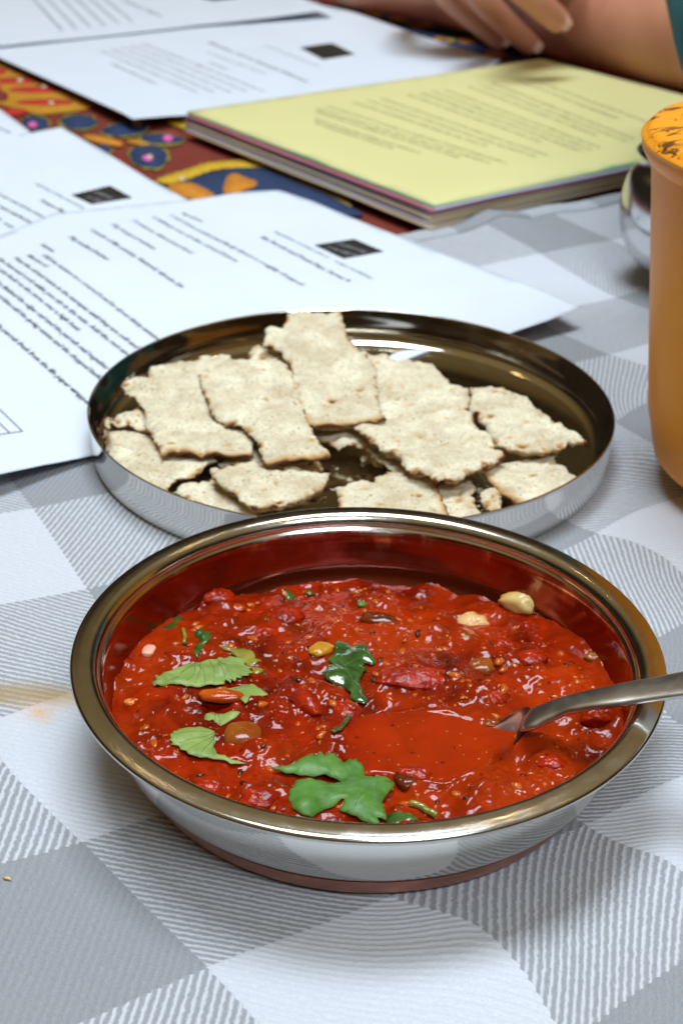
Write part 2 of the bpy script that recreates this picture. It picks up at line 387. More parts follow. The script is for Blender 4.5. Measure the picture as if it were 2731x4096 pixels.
# ------------------------------------------------------------------ slab builder: an outline filled with a fine grid, given thickness
def inside(Px, Py, poly):
    x = poly[:, 0]; y = poly[:, 1]; r = np.zeros(len(Px), bool); j = len(x)-1
    for i in range(len(x)):
        c = ((y[i] > Py) != (y[j] > Py)) & (Px < (x[j]-x[i])*(Py-y[i])/(y[j]-y[i]+1e-15)+x[i]); r ^= c; j = i
    return r
def resample(poly, step):
    out = []; src = []
    n = len(poly)
    for i in range(n):
        a, b = poly[i], poly[(i+1) % n]; L = np.linalg.norm(b-a); k = max(1, int(round(L/step)))
        for q in range(k): out.append(a+(b-a)*q/k); src.append(i)
    return np.array(out), np.array(src)
def chaikin(poly, n=1, keep=None):
    for _ in range(n):
        a = poly; b = np.roll(poly, -1, 0); poly = np.stack([a*.75+b*.25, a*.25+b*.75], 1).reshape(-1, a.shape[1])
    return poly
def edge_dist(Pt, loop):
    d = np.full(len(Pt), 1e9)
    b = np.roll(loop, -1, 0)
    for s0 in range(0, len(Pt), 4000):
        p = Pt[s0:s0+4000, None]; ab = (b-loop)[None]; t_ = np.clip(((p-loop[None])*ab).sum(-1)/((ab**2).sum(-1)+1e-18), 0, 1)
        d[s0:s0+4000] = np.sqrt(((p-loop[None]-t_[..., None]*ab)**2).sum(-1)).min(1)
    return d
def fill(loop, step):
    mn, mx = loop.min(0), loop.max(0)
    gx, gy = np.meshgrid(np.arange(mn[0], mx[0], step), np.arange(mn[1], mx[1], step*.866))
    gx = gx+(np.arange(gx.shape[0]) % 2)[:, None]*step*.5
    P_ = np.stack([gx.ravel(), gy.ravel()], 1); P_ = P_[inside(P_[:, 0], P_[:, 1], loop)]
    if len(P_): P_ = P_[edge_dist(P_, loop) > step*.45]
    allp = np.concatenate([loop, P_]) if len(P_) else loop
    nl = len(loop)
    v, e, f, *_ = geometry.delaunay_2d_cdt([Vector(p) for p in allp], [(i, (i+1) % nl) for i in range(nl)], [], 1, 1e-7)
    return np.array([tuple(a) for a in v]), f
def slab(name, loop, step, ztop, thick, mat, parent=None, attrs=None, smooth=True, zbot=None):
    """loop (n,2); ztop(x,y,d) height; thick or thick(x,y,d)"""
    v, f = fill(loop, step); d = edge_dist(v, loop); zt = ztop(v[:, 0], v[:, 1], d)
    th = thick(v[:, 0], v[:, 1], d) if callable(thick) else thick
    zb = zt-th
    # boundary verts by edge use
    cnt = {}
    for q in f:
        for a, b in zip(q, list(q[1:])+[q[0]]):
            cnt[(a, b)] = 1
    n = len(v); Vv = np.concatenate([np.column_stack([v, zt]), np.column_stack([v, zb])]); Fs = [tuple(q) for q in f]+[tuple(n+a for a in reversed(q)) for q in f]
    for (a, b) in cnt:
        if (b, a) not in cnt: Fs.append((b, a, n+a, n+b))
    at_ = {k: np.concatenate([fn(v[:, 0], v[:, 1], d, 0), fn(v[:, 0], v[:, 1], d, 1)]) for k, fn in (attrs or {}).items()}
    return mesh(name, Vv, Fs, mat, parent, smooth, at_)

# ------------------------------------------------------------------ patterned cloth beyond
zp = -.0048
bm = bmesh.new(); bmesh.ops.create_grid(bm, x_segments=60, y_segments=60, size=1); bmesh.ops.scale(bm, vec=(1.25, .98, 1), verts=bm.verts)
bmesh.ops.translate(bm, vec=(0, 1.15, zp), verts=bm.verts)
me = bpy.data.meshes.new('patterned_tablecloth'); bm.to_mesh(me); bm.free()
pc = link('patterned_tablecloth', me, M['f_red'], smooth=True)
tag(pc, 'brick red tablecloth printed with navy ovals and yellow scalloped bands, between the papers', 'tablecloth')
K0 = (0, 0, .8712)
lift = [0]
def motif(pts, mat, zoff, smooth=2, scallop=0):
    q = np.array([at(a, b, zp)[:2] for a, b in cr(*K0, pts)]); q = chaikin(q, smooth)
    if scallop:
        q, _ = resample(q, .0016); L = np.arange(len(q)); nrm = np.roll(q, -1, 0)-np.roll(q, 1, 0); nrm = np.stack([nrm[:, 1], -nrm[:, 0]], 1)
        nrm /= np.linalg.norm(nrm, axis=1)[:, None]+1e-9; q = q+nrm*(scallop*np.abs(np.sin(L*.8))[:, None])
    lift[0] += 1; zt = zp+.0006+zoff*.00025+lift[0]*.000006
    slab('printed_motif', q, .02, lambda x, y, d: x*0+zt, .0002, M[mat], pc)
def oval(cx, cy, rx, ry, mat, zoff, rot=0, n=18, rough=0.06, scallop=0):
    a = np.linspace(0, 2*math.pi, n, endpoint=False); r = 1+rough*rng.randn(n)
    c2, s2 = math.cos(rot), math.sin(rot)
    motif([(cx+rx*k*math.cos(b)*c2-ry*k*math.sin(b)*s2, cy+rx*k*math.cos(b)*s2+ry*k*math.sin(b)*c2) for k, b in zip(r, a)], mat, zoff, 1, scallop)
motif([(-80, 200), (0, 250), (150, 330), (400, 460), (445, 492), (400, 508), (330, 520), (200, 532), (140, 528), (60, 500), (-80, 470)], 'f_mus', 1)
for x, y, a, b in ((-10, 335, 45, 17), (75, 378, 100, 15), (165, 420, 115, 15), (215, 478, 140, 14), (60, 522, 70, 16), (-20, 410, 30, 20), (5, 450, 35, 24)): oval(x, y, a, b, 'f_scar' if (x, y) != (5, 450) else 'f_red', 2)
for x, y, r in ((95, 380, 14), (205, 408, 14), (238, 484, 13)): oval(x, y, r, r*.55, 'f_cream', 4)
for x, y, a, b, rot in ((165, 573, 62, 32, .05), (362, 568, 82, 33, 0), (578, 600, 105, 30, -.10), (742, 646, 100, 23, .05), (684, 728, 92, 52, .12), (478, 695, 34, 22, 0), (1330, 700, 40, 20, 0)):
    oval(x, y, a+13, b+8, 'f_green', 1, rot, 22, .07, .0009); oval(x, y, a, b, 'f_blue', 2, rot)
oval(152, 586, 22, 13, 'f_pink', 4); oval(632, 580, 24, 13, 'f_cream', 4); oval(773, 648, 24, 16, 'f_pink', 4); oval(680, 740, 26, 14, 'f_pink', 4); oval(690, 735, 12, 8, 'f_cream', 5)
motif([(380, 628), (450, 630), (520, 645), (570, 665), (560, 685), (500, 675), (430, 660), (390, 648)], 'f_org', 2)
oval(640, 660, 60, 12, 'f_mus', 1, .1)
motif([(735, 540), (790, 505), (900, 560), (1010, 600), (1160, 670), (1250, 715), (1400, 780), (1620, 870), (1620, 990), (1500, 925), (1400, 880), (1310, 832), (1230, 788), (1130, 782), (1020, 786), (950, 803), (880, 832), (780, 862), (690, 842), (780, 806), (860, 786), (930, 758), (1020, 748), (1130, 742), (1150, 738), (1080, 716), (1000, 675), (900, 630), (830, 596), (765, 580)], 'f_yel', 2, 1, .0012)
motif([(840, 845), (900, 825), (960, 805), (1060, 785), (1140, 782), (1230, 783), (1300, 822), (1400, 866), (1500, 905), (1600, 960), (1700, 1010), (1500, 1000), (1300, 960), (1000, 930), (760, 890)], 'f_blue', 3)
motif([(760, 862), (840, 846), (900, 860), (960, 890), (1000, 920), (900, 940), (800, 905)], 'f_org', 4)
motif([(1045, 820), (1080, 808), (1120, 828), (1190, 850), (1170, 875), (1120, 890), (1080, 915), (1020, 905), (1030, 860)], 'f_org', 4)
oval(835, 838, 14, 10, 'f_cream', 5)
K0 = (1400, 0, .849)
motif([(-60, -30), (100, 20), (300, 60), (600, 130), (900, 200), (950, 280), (700, 290), (400, 190), (150, 120), (-60, 60)], 'f_blue', 1)
for x, y, a, b in ((95, 62, 34, 12), (215, 102, 42, 14), (335, 130, 52, 15), (560, 200, 55, 15), (690, 262, 60, 14), (20, 30, 40, 10), (420, 190, 30, 8)): oval(x, y, a, b, 'f_org', 2)
for x, y in ((120, 80), (270, 120), (470, 200)): oval(x, y, 26, 8, 'f_yel', 3)
# ------------------------------------------------------------------ papers
words = 'heat the oil in a pan and add the onion with garlic then stir in the nuts until soft and golden season well cover cook gently for ten minutes over a low heat before adding chopped tomatoes fresh coriander and lemon juice to taste serve warm'.split()
def filler(n):
    s = ''
    while len(s) < n: s += random.choice(words)+' '
    return s[:n].strip()
def text_mesh(s, bold=0):
    bold = bold*.8+.005
    cu = bpy.data.curves.new('txt', 'FONT'); cu.body = s; cu.resolution_u = 1; cu.size = 1; cu.offset = bold
    o = bpy.data.objects.new('txt', cu); COL.objects.link(o); dg = bpy.context.evaluated_depsgraph_get(); dg.update()
    me = bpy.data.meshes.new_from_object(o.evaluated_get(dg)); bpy.data.objects.remove(o)
    v = np.zeros(len(me.vertices)*3); me.vertices.foreach_get('co', v); v = v.reshape(-1, 3)
    f = [tuple(p.vertices) for p in me.polygons]; bpy.data.meshes.remove(me); return v, f
def put_text(lines, zf, zo, mat, parent, up, name='printed_text'):
    """lines: (x0,y0,x1,y1,height,text,bold) in photo pixels, joined into one print layer per sheet"""
    o = None
    for x0, y0, x1, y1, h, s, bo in lines:
        S = at(x0, y0, zo)[:2]; E_ = at(x1, y1, zo)[:2]; L = np.linalg.norm(E_-S)
        if s is None: s = filler(int(L/(h*.62)))
        v, f = text_mesh(s, bo)
        if len(v) == 0: continue
        dx = (E_-S)/L; n_ = np.array([-dx[1], dx[0]]); 
        if n_@up < 0: n_ = -n_
        wdt = v[:, 0].max()
        p = S+np.outer(v[:, 0]/wdt*L, dx)+np.outer(v[:, 1]*h, n_)
        o = mesh(name, np.column_stack([p, zf(p[:, 0], p[:, 1])+.00018]), f, mat, parent, False)
def sheet(name, label, pts, extra=(), mat='paper', thick=.00012, step=.004, cat='paper', parent=None, rnd=0):
    P3 = np.array([at(p[0], p[1], p[2]) for p in pts]); E3 = np.array([at(p[0], p[1], p[2]) for p in extra]) if len(extra) else np.zeros((0, 3))
    A = np.concatenate([P3, E3]); f = TPS(A[:, :2], A[:, 2], 1e-3)
    zf = lambda x, y, d=None: f(np.stack([np.ravel(x), np.ravel(y)], 1))[:, 0]
    loop = P3[:, :2]
    if rnd: loop = chaikin(loop, rnd)
    loop, _ = resample(loop, step)
    o = slab(name, loop, step, zf, thick, M[mat], parent)
    if parent is None: tag(o, label, cat)
    return o, zf
def decal(name, pts, zf, zo, mat, parent, dz=.00016, step=.004):
    q = np.array([at(a, b, zo)[:2] for a, b in pts])
    q, _ = resample(q, step); return slab(name, q, step, lambda x, y, d: zf(x, y)+dz, .00003, M[mat], parent)
C1 = (0, 850, .5102); C3 = (600, 800, .6378); C2 = (0, 1300, .3189); K4 = (0, 400, .3827); K0_ = (0, 0, .8712)
# lowest first
R_, zR = sheet('printed_sheet', 'white printed sheet at the top left corner, farthest from the curry', dd([(-160, 112, .002), (0, 105, .003), (200, 86, .0022), (459, 57, .003), (640, 38, .006), (765, 20, .010), (718, 4, .008), (640, -25, .004), (300, -70, .003), (-160, -60, .003)]), dd([(100, 20, .0028), (400, 10, .0028)]))
P_, zP = sheet('printed_sheet', 'white printed sheet with a small black logo, partly under the yellow booklet', dd([(-160, 62, .0008), (-160, 62+10, .0008), (0, 133, .0012), (150, 200, .002), (278, 258, .0035), (305, 273, .0038), (395, 266, .0020), (480, 262, .0006), (700, 240, .0004), (1110, 165, .0006), (1150, 138, .002), (960, 80, .0025), (800, 24, .0035), (740, 12, .002), (500, 20, .0006), (0, 40, .0006)]), dd([(500, 120, .0008), (300, 160, .001)]))
O_, zO = sheet('printed_sheet', 'white sheet peeking out at the left edge beneath a sheet with a black logo', dd([(-160, 180, .001), (0, 250, .002), (72, 304, .002), (130, 345, .0008), (-100, 440, .0004), (-160, 400, .0004)]))
N_, zN = sheet('printed_sheet', 'white recipe sheet with a black logo, tucked under the largest recipe sheet', dd([(-160, 345, .0014), (0, 316, .0016), (75, 304, .002), (141, 291, .003), (240, 348, .0022), (344, 412, .0018), (440, 463, .001), (520, 510, .0004), (200, 640, .0004), (-160, 580, .0006)]), dd([(100, 400, .0014)]))
Mm, zM = sheet('recipe_sheet', 'largest white recipe sheet, its right corner curling up behind the cracker plate',
    dd([(640, 437, .004), (720, 463, .0028), (900, 536, .0022), (1100, 612, .0040), (1240, 664, .0068), (1333, 705, .0080), (1255, 737, .0070), (1160, 768, .0062), (1000, 800, .002), (800, 870, .0006), (500, 960, .0005), (238, 1040, .001), (100, 1068, .003), (0, 1088, .0055), (-160, 1120, .008), (-160, 600, .002), (0, 541, .0016), (126, 490, .0016), (280, 474, .0018), (435, 459, .0022), (540, 443, .003), (610, 437, .0042)]),
    dd([(400, 700, .0010), (800, 650, .0016), (200, 900, .0010), (600, 560, .0022), (250, 600, .0024), (430, 560, .0014)]))
# curled corner adjusts through the interpolated heights
mn = (zM, .0018); up = at(1000, 800)[:2]-at(400, 1500)[:2]
L3 = lambda a, h, s=None, b=0: tuple(cr(*C3, [a[:2]])[0])+tuple(cr(*C3, [a[2:]])[0])+(h, s, b)
L1 = lambda a, h, s=None, b=0: tuple(cr(*C1, [a[:2]])[0])+tuple(cr(*C1, [a[2:]])[0])+(h, s, b)
Hh = .0034
put_text([L3((770, 205, 1385, 498), .0028, 'vegetarian cookery school    recipe workshop')], *mn, M['ink_grey'], Mm, up)
put_text([L3((685, 240, 1235, 512), Hh, 'Filo Parcels and Fresh Dips, Serves 4', .01),
  L3((195, 86, 322, 140), .003, 'Ingredients'), L3((115, 96, 945, 528), Hh, '1 red onion, peeled and finely sliced or roughly chopped'),
  L3((10, 108, 535, 388), Hh, '2 tablespoons of olive oil and lemon'), L1((1030, 62, 1490, 318), Hh, '3 tomatoes, skinned and diced'),
  L1((865, 92, 1203, 290), Hh, '50g chopped walnuts'), L1((700, 133, 1412, 583), Hh, '1 pack of filo pastry, thawed, about 20', .012), L1((530, 193, 840, 388), Hh, '75g melted butter', .01),
  L1((310, 258, 412, 318), Hh, 'Notes', .012), L1((320, 340, 1240, 985), Hh, 'Chill the mixture in a covered bowl for about thirty minutes'),
  L1((205, 345, 352, 438), Hh, 'Method'), L1((105, 365, 1060, 1042), Hh, 'Heat the oil and onion in the saucepan until they are soft and', .008),
  L1((-120, 300, 1000, 1105), Hh, 'Lower the heat and cook while you stir in the nuts. Add the rest and', .008), L1((-120, 380, 612, 925), Hh, 'put the pan back on the stove over a high heat.', .008),
  L1((-160, 465, 830, 1212), Hh, 'When it has finished the edges curl and the parcels seal together', .008), L1((-160, 560, 780, 1296), Hh, 'Mix well and then add the spring onions and the chopped herbs', .008),
  L1((-160, 790, 690, 1495), Hh, 'to keep the parcels fresh from the filo paper wrapper', .008)], *mn, M['ink'], Mm, up)
lg = decal('logo', cr(*C3, [(1030, 288), (1280, 250), (1465, 330), (1215, 372)]), *mn, 'logo_black', Mm)
put_text([L3((1110, 305, 1290, 360), .003, 'recipe', .02), L3((1170, 285, 1345, 340), .0036, 'SCHOOL', .02)], lambda x, y: zM(x, y)+.00012, .0018, M['logo_print'], lg, up)
def ruled(pts, wd, parent, zf, zo):
    for a, b in zip(pts[:-1], pts[1:]):
        A_ = at(*a, zo)[:2]; B_ = at(*b, zo)[:2]; n_ = np.array([-(B_-A_)[1], (B_-A_)[0]]); n_ = n_/np.linalg.norm(n_)*wd/2
        q, _s = resample(np.array([A_-n_, B_-n_, B_+n_, A_+n_]), .004)
        slab('ruled_line', q, .01, lambda x, y, d: zf(x, y)+.00016, .00003, M['ink_grey'], parent)
ruled(cr(*C2, [(-150, 955), (0, 1095), (290, 1368), (0, 1438), (-150, 1475)]), .0004, Mm, zM, .0015)
ruled(cr(*C2, [(-150, 1140), (0, 1280), (128, 1402)]), .0004, Mm, zM, .0015)
L4 = lambda a, h, s=None, b=0: tuple(cr(*K4, [a[:2]])[0])+tuple(cr(*K4, [a[2:]])[0])+(h, s, b)
put_text([L4((365, 870, 865, 1125), .003, 'vegetarian cookery school notes')], zN, .0016, M['ink_grey'], N_, up)
put_text([L4((400, 1038, 655, 1160), .0036, 'Tomato Dip', .012), L4((-150, 912, 470, 1228), .0034, 'a rich spicy sauce made with ripe tomatoes'), L4((-150, 1035, 340, 1285), .0034, 'serve it warm with flat bread', .01), L4((-150, 1140, 100, 1316), .0034, 'olive oil')], zN, .0016, M['ink'], N_, up)
lg = decal('logo', cr(*K4, [(745, 985), (1150, 895), (1385, 1015), (965, 1080)]), zN, .0016, 'logo_black', N_)
put_text([L4((890, 1010, 1090, 1060), .003, 'recipe', .02), L4((960, 960, 1150, 1030), .004, 'SCHOOL', .02)], lambda x, y: zN(x, y)+.00012, .0016, M['logo_print'], lg, up)
LK = lambda a, h, s=None, b=0: tuple(cr(*K0_, [a[:2]])[0])+tuple(cr(*K0_, [a[2:]])[0])+(h, s, b)
put_text([LK((650-47*k, 200+9*k, 1200-75*k, 412+2.5*k), .0035) for k in range(5)]+[LK((505, 292, 715, 388), .0035), LK((1210, 208, 1460, 303), .003)], zP, .001, M['ink_grey'], P_, up)
put_text([LK((950, 195, 1405, 370), .0042, 'Mezze and Small Plates', .015), LK((945, 240, 1215, 335), .0035, 'a menu for four'), LK((955, 285, 1040, 318), .0035, 'Serves')], zP, .001, M['ink_grey'], P_, up)
decal('logo', dd([(688, 110), (762, 101), (815, 125), (742, 136)]), zP, .001, 'logo_black', P_)
put_text([LK((400-65*k, -10+0*k, 540-65*k, 110+8*k), .0035, None) for k in range(-1, 5)], zR, .002, M['ink_grey'], R_, up)
put_text([LK((560, 5, 735, 80), .0042, 'Summer Menu', .015)], zR, .002, M['ink_grey'], R_, up)
decal('logo', dd([(455, -6), (520, -9), (550, -2), (490, 3)]), zR, .003, 'logo_black', R_)
put_text([L4((-120, 270, 100, 370), .0035, 'with herbs')], zO, .001, M['ink_grey'], O_, up)

# yellow booklet: a stack of coloured pages
zt = .0112
Lc, Bc, Tc = [at(a*D, b*D, zt)[:2] for a, b in ((430, 250), (997, 466), (1243, 130))]
Rc = Bc+(Tc-Lc)*1.0
bk = empty('booklet', tuple((Lc+Rc)/2)+(0,)); tag(bk, 'yellow topped booklet of coloured pages lying between the white sheets and the orange pot', 'booklet')
lay = [('yellow', .0009), ('green', .0008), ('lilac', .0008), ('pink', .0012), ('wine', .0007), ('blue', .0010), ('tan', .0010), ('cream', .0009), ('buff', .0012), ('blue', .0006), ('tan', .0008), ('cream', .0010)]
z_ = zt
def sub(o, par): o.parent = par; o.matrix_parent_inverse = Matrix.Translation(-Vector(par.location)); return o
for k, (cn, th) in enumerate(lay):
    cc = (Lc+Rc)/2; sc0 = 1-.004*rng.rand(); off = np.array([.0006*rng.randn(), .0006*rng.randn()])+(0 if k == 0 else np.array([-.00022*k, -.00010*k]))
    q = np.array([cc+(p-cc)*sc0+off for p in (Lc, Bc, Rc, Tc)])
    # slightly bowed edges
    qq, _s = resample(q, .008)
    top = z_
    def ztf(x, y, d, top=top, k=k):
        e = (.0012 if k == 0 else .0004)*np.exp(-d/.006); return top+x*0-e+.0003*pn(x*20+k, y*20)
    o = slab('page_block', qq, .008, ztf, th*.96, M['bk_'+cn], None); sub(o, bk); o['label'] = cn+' page block in the booklet'
    if k == 0: top_page = o; o['label'] = 'pale yellow printed top page'
    z_ -= th
zY = lambda x, y: zt+.0002+x*0+.0003*pn(x*20, y*20)
yl = []
K2 = (1366, 0, .8706)
rows = 22
for r in range(rows):
    if r in (2, 6, 11, 15, 19): continue
    u_ = r/(rows-1)
    a = (np.interp(u_, [0, .45, .8, 1], [850, 330, -120, -130]), np.interp(u_, [0, .45, .8, 1], [362, 432, 500, 565]))
    b = (np.interp(u_, [0, .12, .45, .8, .9, 1], [1400, 1375, 1080, 720, 500, 240]), np.interp(u_, [0, .12, .45, .8, .9, 1], [565, 645, 702, 762, 735, 690]))
    k = random.uniform(.72, .95) if r in (1, 5, 10, 14, 18) else random.uniform(.97, 1.)
    b = (a[0]+(b[0]-a[0])*k, a[1]+(b[1]-a[1])*k)
    yl.append(tuple(cr(*K2, [a])[0])+tuple(cr(*K2, [b])[0])+(.0032, None, .004))
put_text(yl, lambda x, y: zY(x, y)+.0001, zt, M['ink_olive'], top_page, up)

# ------------------------------------------------------------------ lathe
def lathe(name, prof, mat, parent=None, n=160, center=(0, 0), wob=0):
    V, Fs = [], []
    for i in range(n):
        a = 2*math.pi*i/n
        for r, z in prof: V.append((center[0]+r*math.cos(a), center[1]+r*math.sin(a), z))
    m = len(prof)
    for i in range(n):
        for k in range(m-1):
            a, b = i*m+k, ((i+1) % n)*m+k
            Fs.append((a, b, b+1, a+1))
    o = mesh(name, V, Fs, mat, parent); return o
def curve_pts(P_, n=6):
    P_ = np.array(P_, float); out = []; d = np.maximum(np.linalg.norm(np.diff(P_, axis=0), axis=1), 1e-9); g = np.diff(P_, axis=0)/d[:, None]
    m = np.zeros_like(P_); m[0] = g[0]; m[-1] = g[-1]
    for i in range(1, len(P_)-1): m[i] = (g[i-1]*d[i]+g[i]*d[i-1])/(d[i]+d[i-1])
    for i in range(len(P_)-1):
        for k in range(n):
            t_ = k/n; h = d[i]
            out.append((2*t_**3-3*t_**2+1)*P_[i]+(t_**3-2*t_**2+t_)*h*m[i]+(-2*t_**3+3*t_**2)*P_[i+1]+(t_**3-t_**2)*h*m[i+1])
    out.append(P_[-1]); return [tuple(p) for p in out]

# curry bowl
bowl = empty('curry_bowl', (BOWL[0], BOWL[1], 0)); tag(bowl, 'polished steel bowl with a flat rim and copper base, holding the red curry', 'bowl')
outer = curve_pts([(.0502, .0052), (.0526, .0080), (.0541, .0120), (.0549, .0175), (.0551, .0222)], 5)
lathe('bowl_wall', outer, M['steel'], bowl, 200)
rim = curve_pts([(.0550, .0222), (.0575, .0226), (.0600, .0228), (.06085, .0231), (.06105, .0236), (.0607, .02415), (.0598, .0244), (.0580, .0246), (.0569, .02455), (.0560, .0240), (.05535, .0230), (.0551, .0218), (.0546, .0212)], 6)
M['rim'] = steel('rim_steel', .13, (.60, .575, .52)).m
lathe('rim', rim, M['rim'], bowl, 240)
inner = curve_pts([(.0546, .0212), (.0544, .0204), (.0543, .0180), (.0540, .0150), (.0532, .0115), (.0516, .0085), (.0480, .0055), (.044, .0038), (.040, .0030), (.037, .0028), (.0001, .0028)], 6)
lathe('bowl_interior', inner, M['saucy'], bowl, 200)
lathe('copper_base', curve_pts([(.0001, -.0006), (.044, -.0006), (.0462, -.0005), (.0478, .0004), (.0493, .0026), (.0504, .0053)], 4), M['copper'], bowl, 200)

# cracker plate
plate = empty('steel_plate', (PLATE[0], PLATE[1], 0)); tag(plate, 'shallow round steel plate with upright sides holding broken crackers, behind the curry bowl', 'plate')
prof = [(.0001, -.0006), (.0730, -.0006), (.0745, -.0006), (.0764, -.0003), (.0770, .0006), (.0773, .004), (.07755, .0110), (.0778, .0126), (.07795, .0131), (.0776, .0133), (.07725, .0129)]
lathe('plate_wall', curve_pts(prof, 5), M['steel'], plate, 240)
M['plate_in'] = steel('plate_interior_steel', .045, (.56, .52, .44)).m
lathe('plate_interior', curve_pts([(.07735, .0129), (.0773, .0105), (.0771, .0060), (.0762, .0030), (.0740, .0014), (.0700, .0009), (.0660, .0008), (.0001, .0008)], 5), M['plate_in'], plate, 240)

# ------------------------------------------------------------------ curry
G = .00030
gx = np.arange(-.0546, .0547, G); XX, YY = np.meshgrid(gx+BOWL[0], gx+BOWL[1]); RR = np.hypot(XX-BOWL[0], YY-BOWL[1])
CZ = .0112
spoon_c = at(985*D, 1712*D, .0128)[:2]
SPP = [(1218, 1648), (1180, 1650), (1130, 1660), (1050, 1632), (930, 1618), (840, 1632), (790, 1668), (778, 1715), (815, 1762), (900, 1795), (1000, 1803), (1070, 1787), (1112, 1760), (1165, 1712), (1212, 1676)]
sp_loop = chaikin(np.array([at(a*D, b*D, .0128)[:2] for a, b in SPP]), 2)
def curry_z(x, y, detail=True):
    x = np.asarray(x, float); y = np.asarray(y, float)
    z0 = CZ+.0004-.0030*sstep(.012, .052, y-BOWL[1])+.0013*fbm(x*55+2, y*55, 2)
    ch = fbm(x*125+.3*pn(x*90, y*90), y*125, 2, .45); z0 = z0+.0010*ch
    if detail:
        rg = 1-np.abs(pn(x*330+5, y*330)); pt = sstep(-.1, .4, pn(x*85+9, y*85)); z0 = z0+.00020*rg*pt+.00026*(.4+pt)*pn(x*450+3, y*450)+.00013*(.3+pt)*pn(x*860, y*860)+.00003*pn(x*1700+8, y*1700)+.00003*pn(x*1500, y*1500)
    for (px, py, r, h) in lumps:
        d_ = np.hypot(x-px, y-py)/r; z0 = z0+h*np.exp(-d_**3*1.1)*(1+.25*pn(x*500+px*900, y*500))
    return z0
lumps = []
for px, py, r, h in [(497, 1368, .0045, .0016), (645, 1412, .005, .0018), (700, 1590, .006, .0026), (775, 1625, .004, .0016), (990, 1550, .008, .0014), (900, 1560, .005, .001), (1130, 1590, .004, .0018),
                     (1150, 1500, .005, .0012), (1380, 1640, .004, .002), (480, 1790, .004, .0014), (600, 1820, .005, .0018), (560, 1430, .004, .0013), (850, 1355, .004, .0012), (1270, 1740, .004, .0014),
                     (950, 1765, .004, .0014), (1230, 1500, .004, .0012), (380, 1600, .005, .0008), (770, 1440, .004, .0010), (440, 1740, .004, .001), (1330, 1560, .005, .001), (1060, 1460, .004, .001), (330, 1690, .003, .0010)]:
    p = at(px*D, py*D, .012); lumps.append((p[0], p[1], r, h))
for _ in range(85):
    a = rng.rand()*6.283; r = .048*math.sqrt(rng.rand()); lumps.append((BOWL[0]+r*math.cos(a), BOWL[1]+r*math.sin(a), .0012+.0020*rng.rand(), .0004+.0008*rng.rand()))
ZZ = curry_z(XX, YY)
pin = inside(XX.ravel(), YY.ravel(), sp_loop).reshape(XX.shape)
sd = np.full(XX.shape, .1); near = np.hypot(XX-spoon_c[0], YY-spoon_c[1]) < .035
sd[near] = edge_dist(np.stack([XX[near], YY[near]], 1), sp_loop); sgn = np.where(pin, 1, -1)*sd
sgn = sgn-.0010+.0011*pn(XX*230+4, YY*230)
pud = sstep(-.0016, .0012, sgn)
PZ = .01275+.00020*pn(XX*120, YY*120)+.00006*pn(XX*400, YY*400)-.0002*sstep(0, .004, sgn)
rimbump = .0006*np.exp(-((sgn+.0006)/.0007)**2)*(.5+pn(XX*90, YY*90+3))
ZZ = ZZ*(1-pud)+PZ*pud+rimbump
# cavity just outside the near lip of the spoon
cv = at(1190*D, 1745*D, .012)[:2]; ZZ -= .0022*np.exp(-(((XX-cv[0])/.006)**2+((YY-cv[1])/.003)**2))*(1-pud)
# meniscus where the curry meets the wall
ZZ = ZZ-.0004*sstep(.047, .0525, RR)+.0006*np.exp(-((RR-.0532)/.0008)**2)
def zc(x, y):
    """bilinear height of the finished surface"""
    fx = np.clip((np.asarray(x)-BOWL[0]-gx[0])/G, 0, len(gx)-2.001); fy = np.clip((np.asarray(y)-BOWL[1]-gx[0])/G, 0, len(gx)-2.001)
    i = fx.astype(int); j = fy.astype(int); a = fx-i; b = fy-j
    return (ZZ[j, i]*(1-a)+ZZ[j, i+1]*a)*(1-b)+(ZZ[j+1, i]*(1-a)+ZZ[j+1, i+1]*a)*b
rr = np.interp(ZZ, [.0055, .0085, .0115, .0150, .018], [.0480, .0516, .0532, .0540, .0543])
keep = RR < rr+.0004
vid = -np.ones(XX.shape, int); vid[keep] = np.arange(keep.sum())
q = np.stack([vid[:-1, :-1], vid[:-1, 1:], vid[1:, 1:], vid[1:, :-1]], -1).reshape(-1, 4); q = q[(q >= 0).all(1)]
V = np.column_stack([XX[keep]-BOWL[0], YY[keep]-BOWL[1], ZZ[keep]])
curry = mesh('curry', V, q, M['curry'], attrs={'puddle': pud[keep]}); curry.location = (BOWL[0], BOWL[1], 0)
tag(curry, 'chunky glossy red tomato curry filling the steel bowl', 'curry')

# ------------------------------------------------------------------ ingredients in the curry
def blob(name, label, cat, cx, cy, rx, ry, h, rot, mat, zoff=0, rough=.12, sq=2.3):
    p = at(cx, cy, .0125)[:2]
    for _ in range(4): p = at(cx, cy, float(zc(p[0], p[1]))+.0003)[:2]
    V = []; Fs = []; nu, nv = 36, 18; z0 = min(float(zc(p[0], p[1])), .0128)+zoff-.25*h
    ca, sa = math.cos(rot), math.sin(rot); seed = rng.rand()*50
    for i in range(nv+1):
        th = math.pi*i/nv
        for j in range(nu):
            ph = 2*math.pi*j/nu; e = 2/sq
            sg = lambda v: math.copysign(abs(v)**e, v)
            k = 1+rough*float(pn(math.cos(ph)*1.6*math.sin(th)+seed, math.sin(ph)*1.6+math.cos(th)*1.3))
            x = rx*sg(math.cos(ph))*math.sin(th)**e*k; y = ry*sg(math.sin(ph))*math.sin(th)**e*k; z = h*sg(math.cos(th))*k
            V.append((p[0]+x*ca-y*sa, p[1]+x*sa+y*ca, z0+z))
    for i in range(nv):
        for j in range(nu):
            a = i*nu+j; b = i*nu+(j+1) % nu; Fs.append((a, a+nu, b+nu, b))
    o = mesh(name, V, Fs, M[mat]); tag(o, label, cat); return o
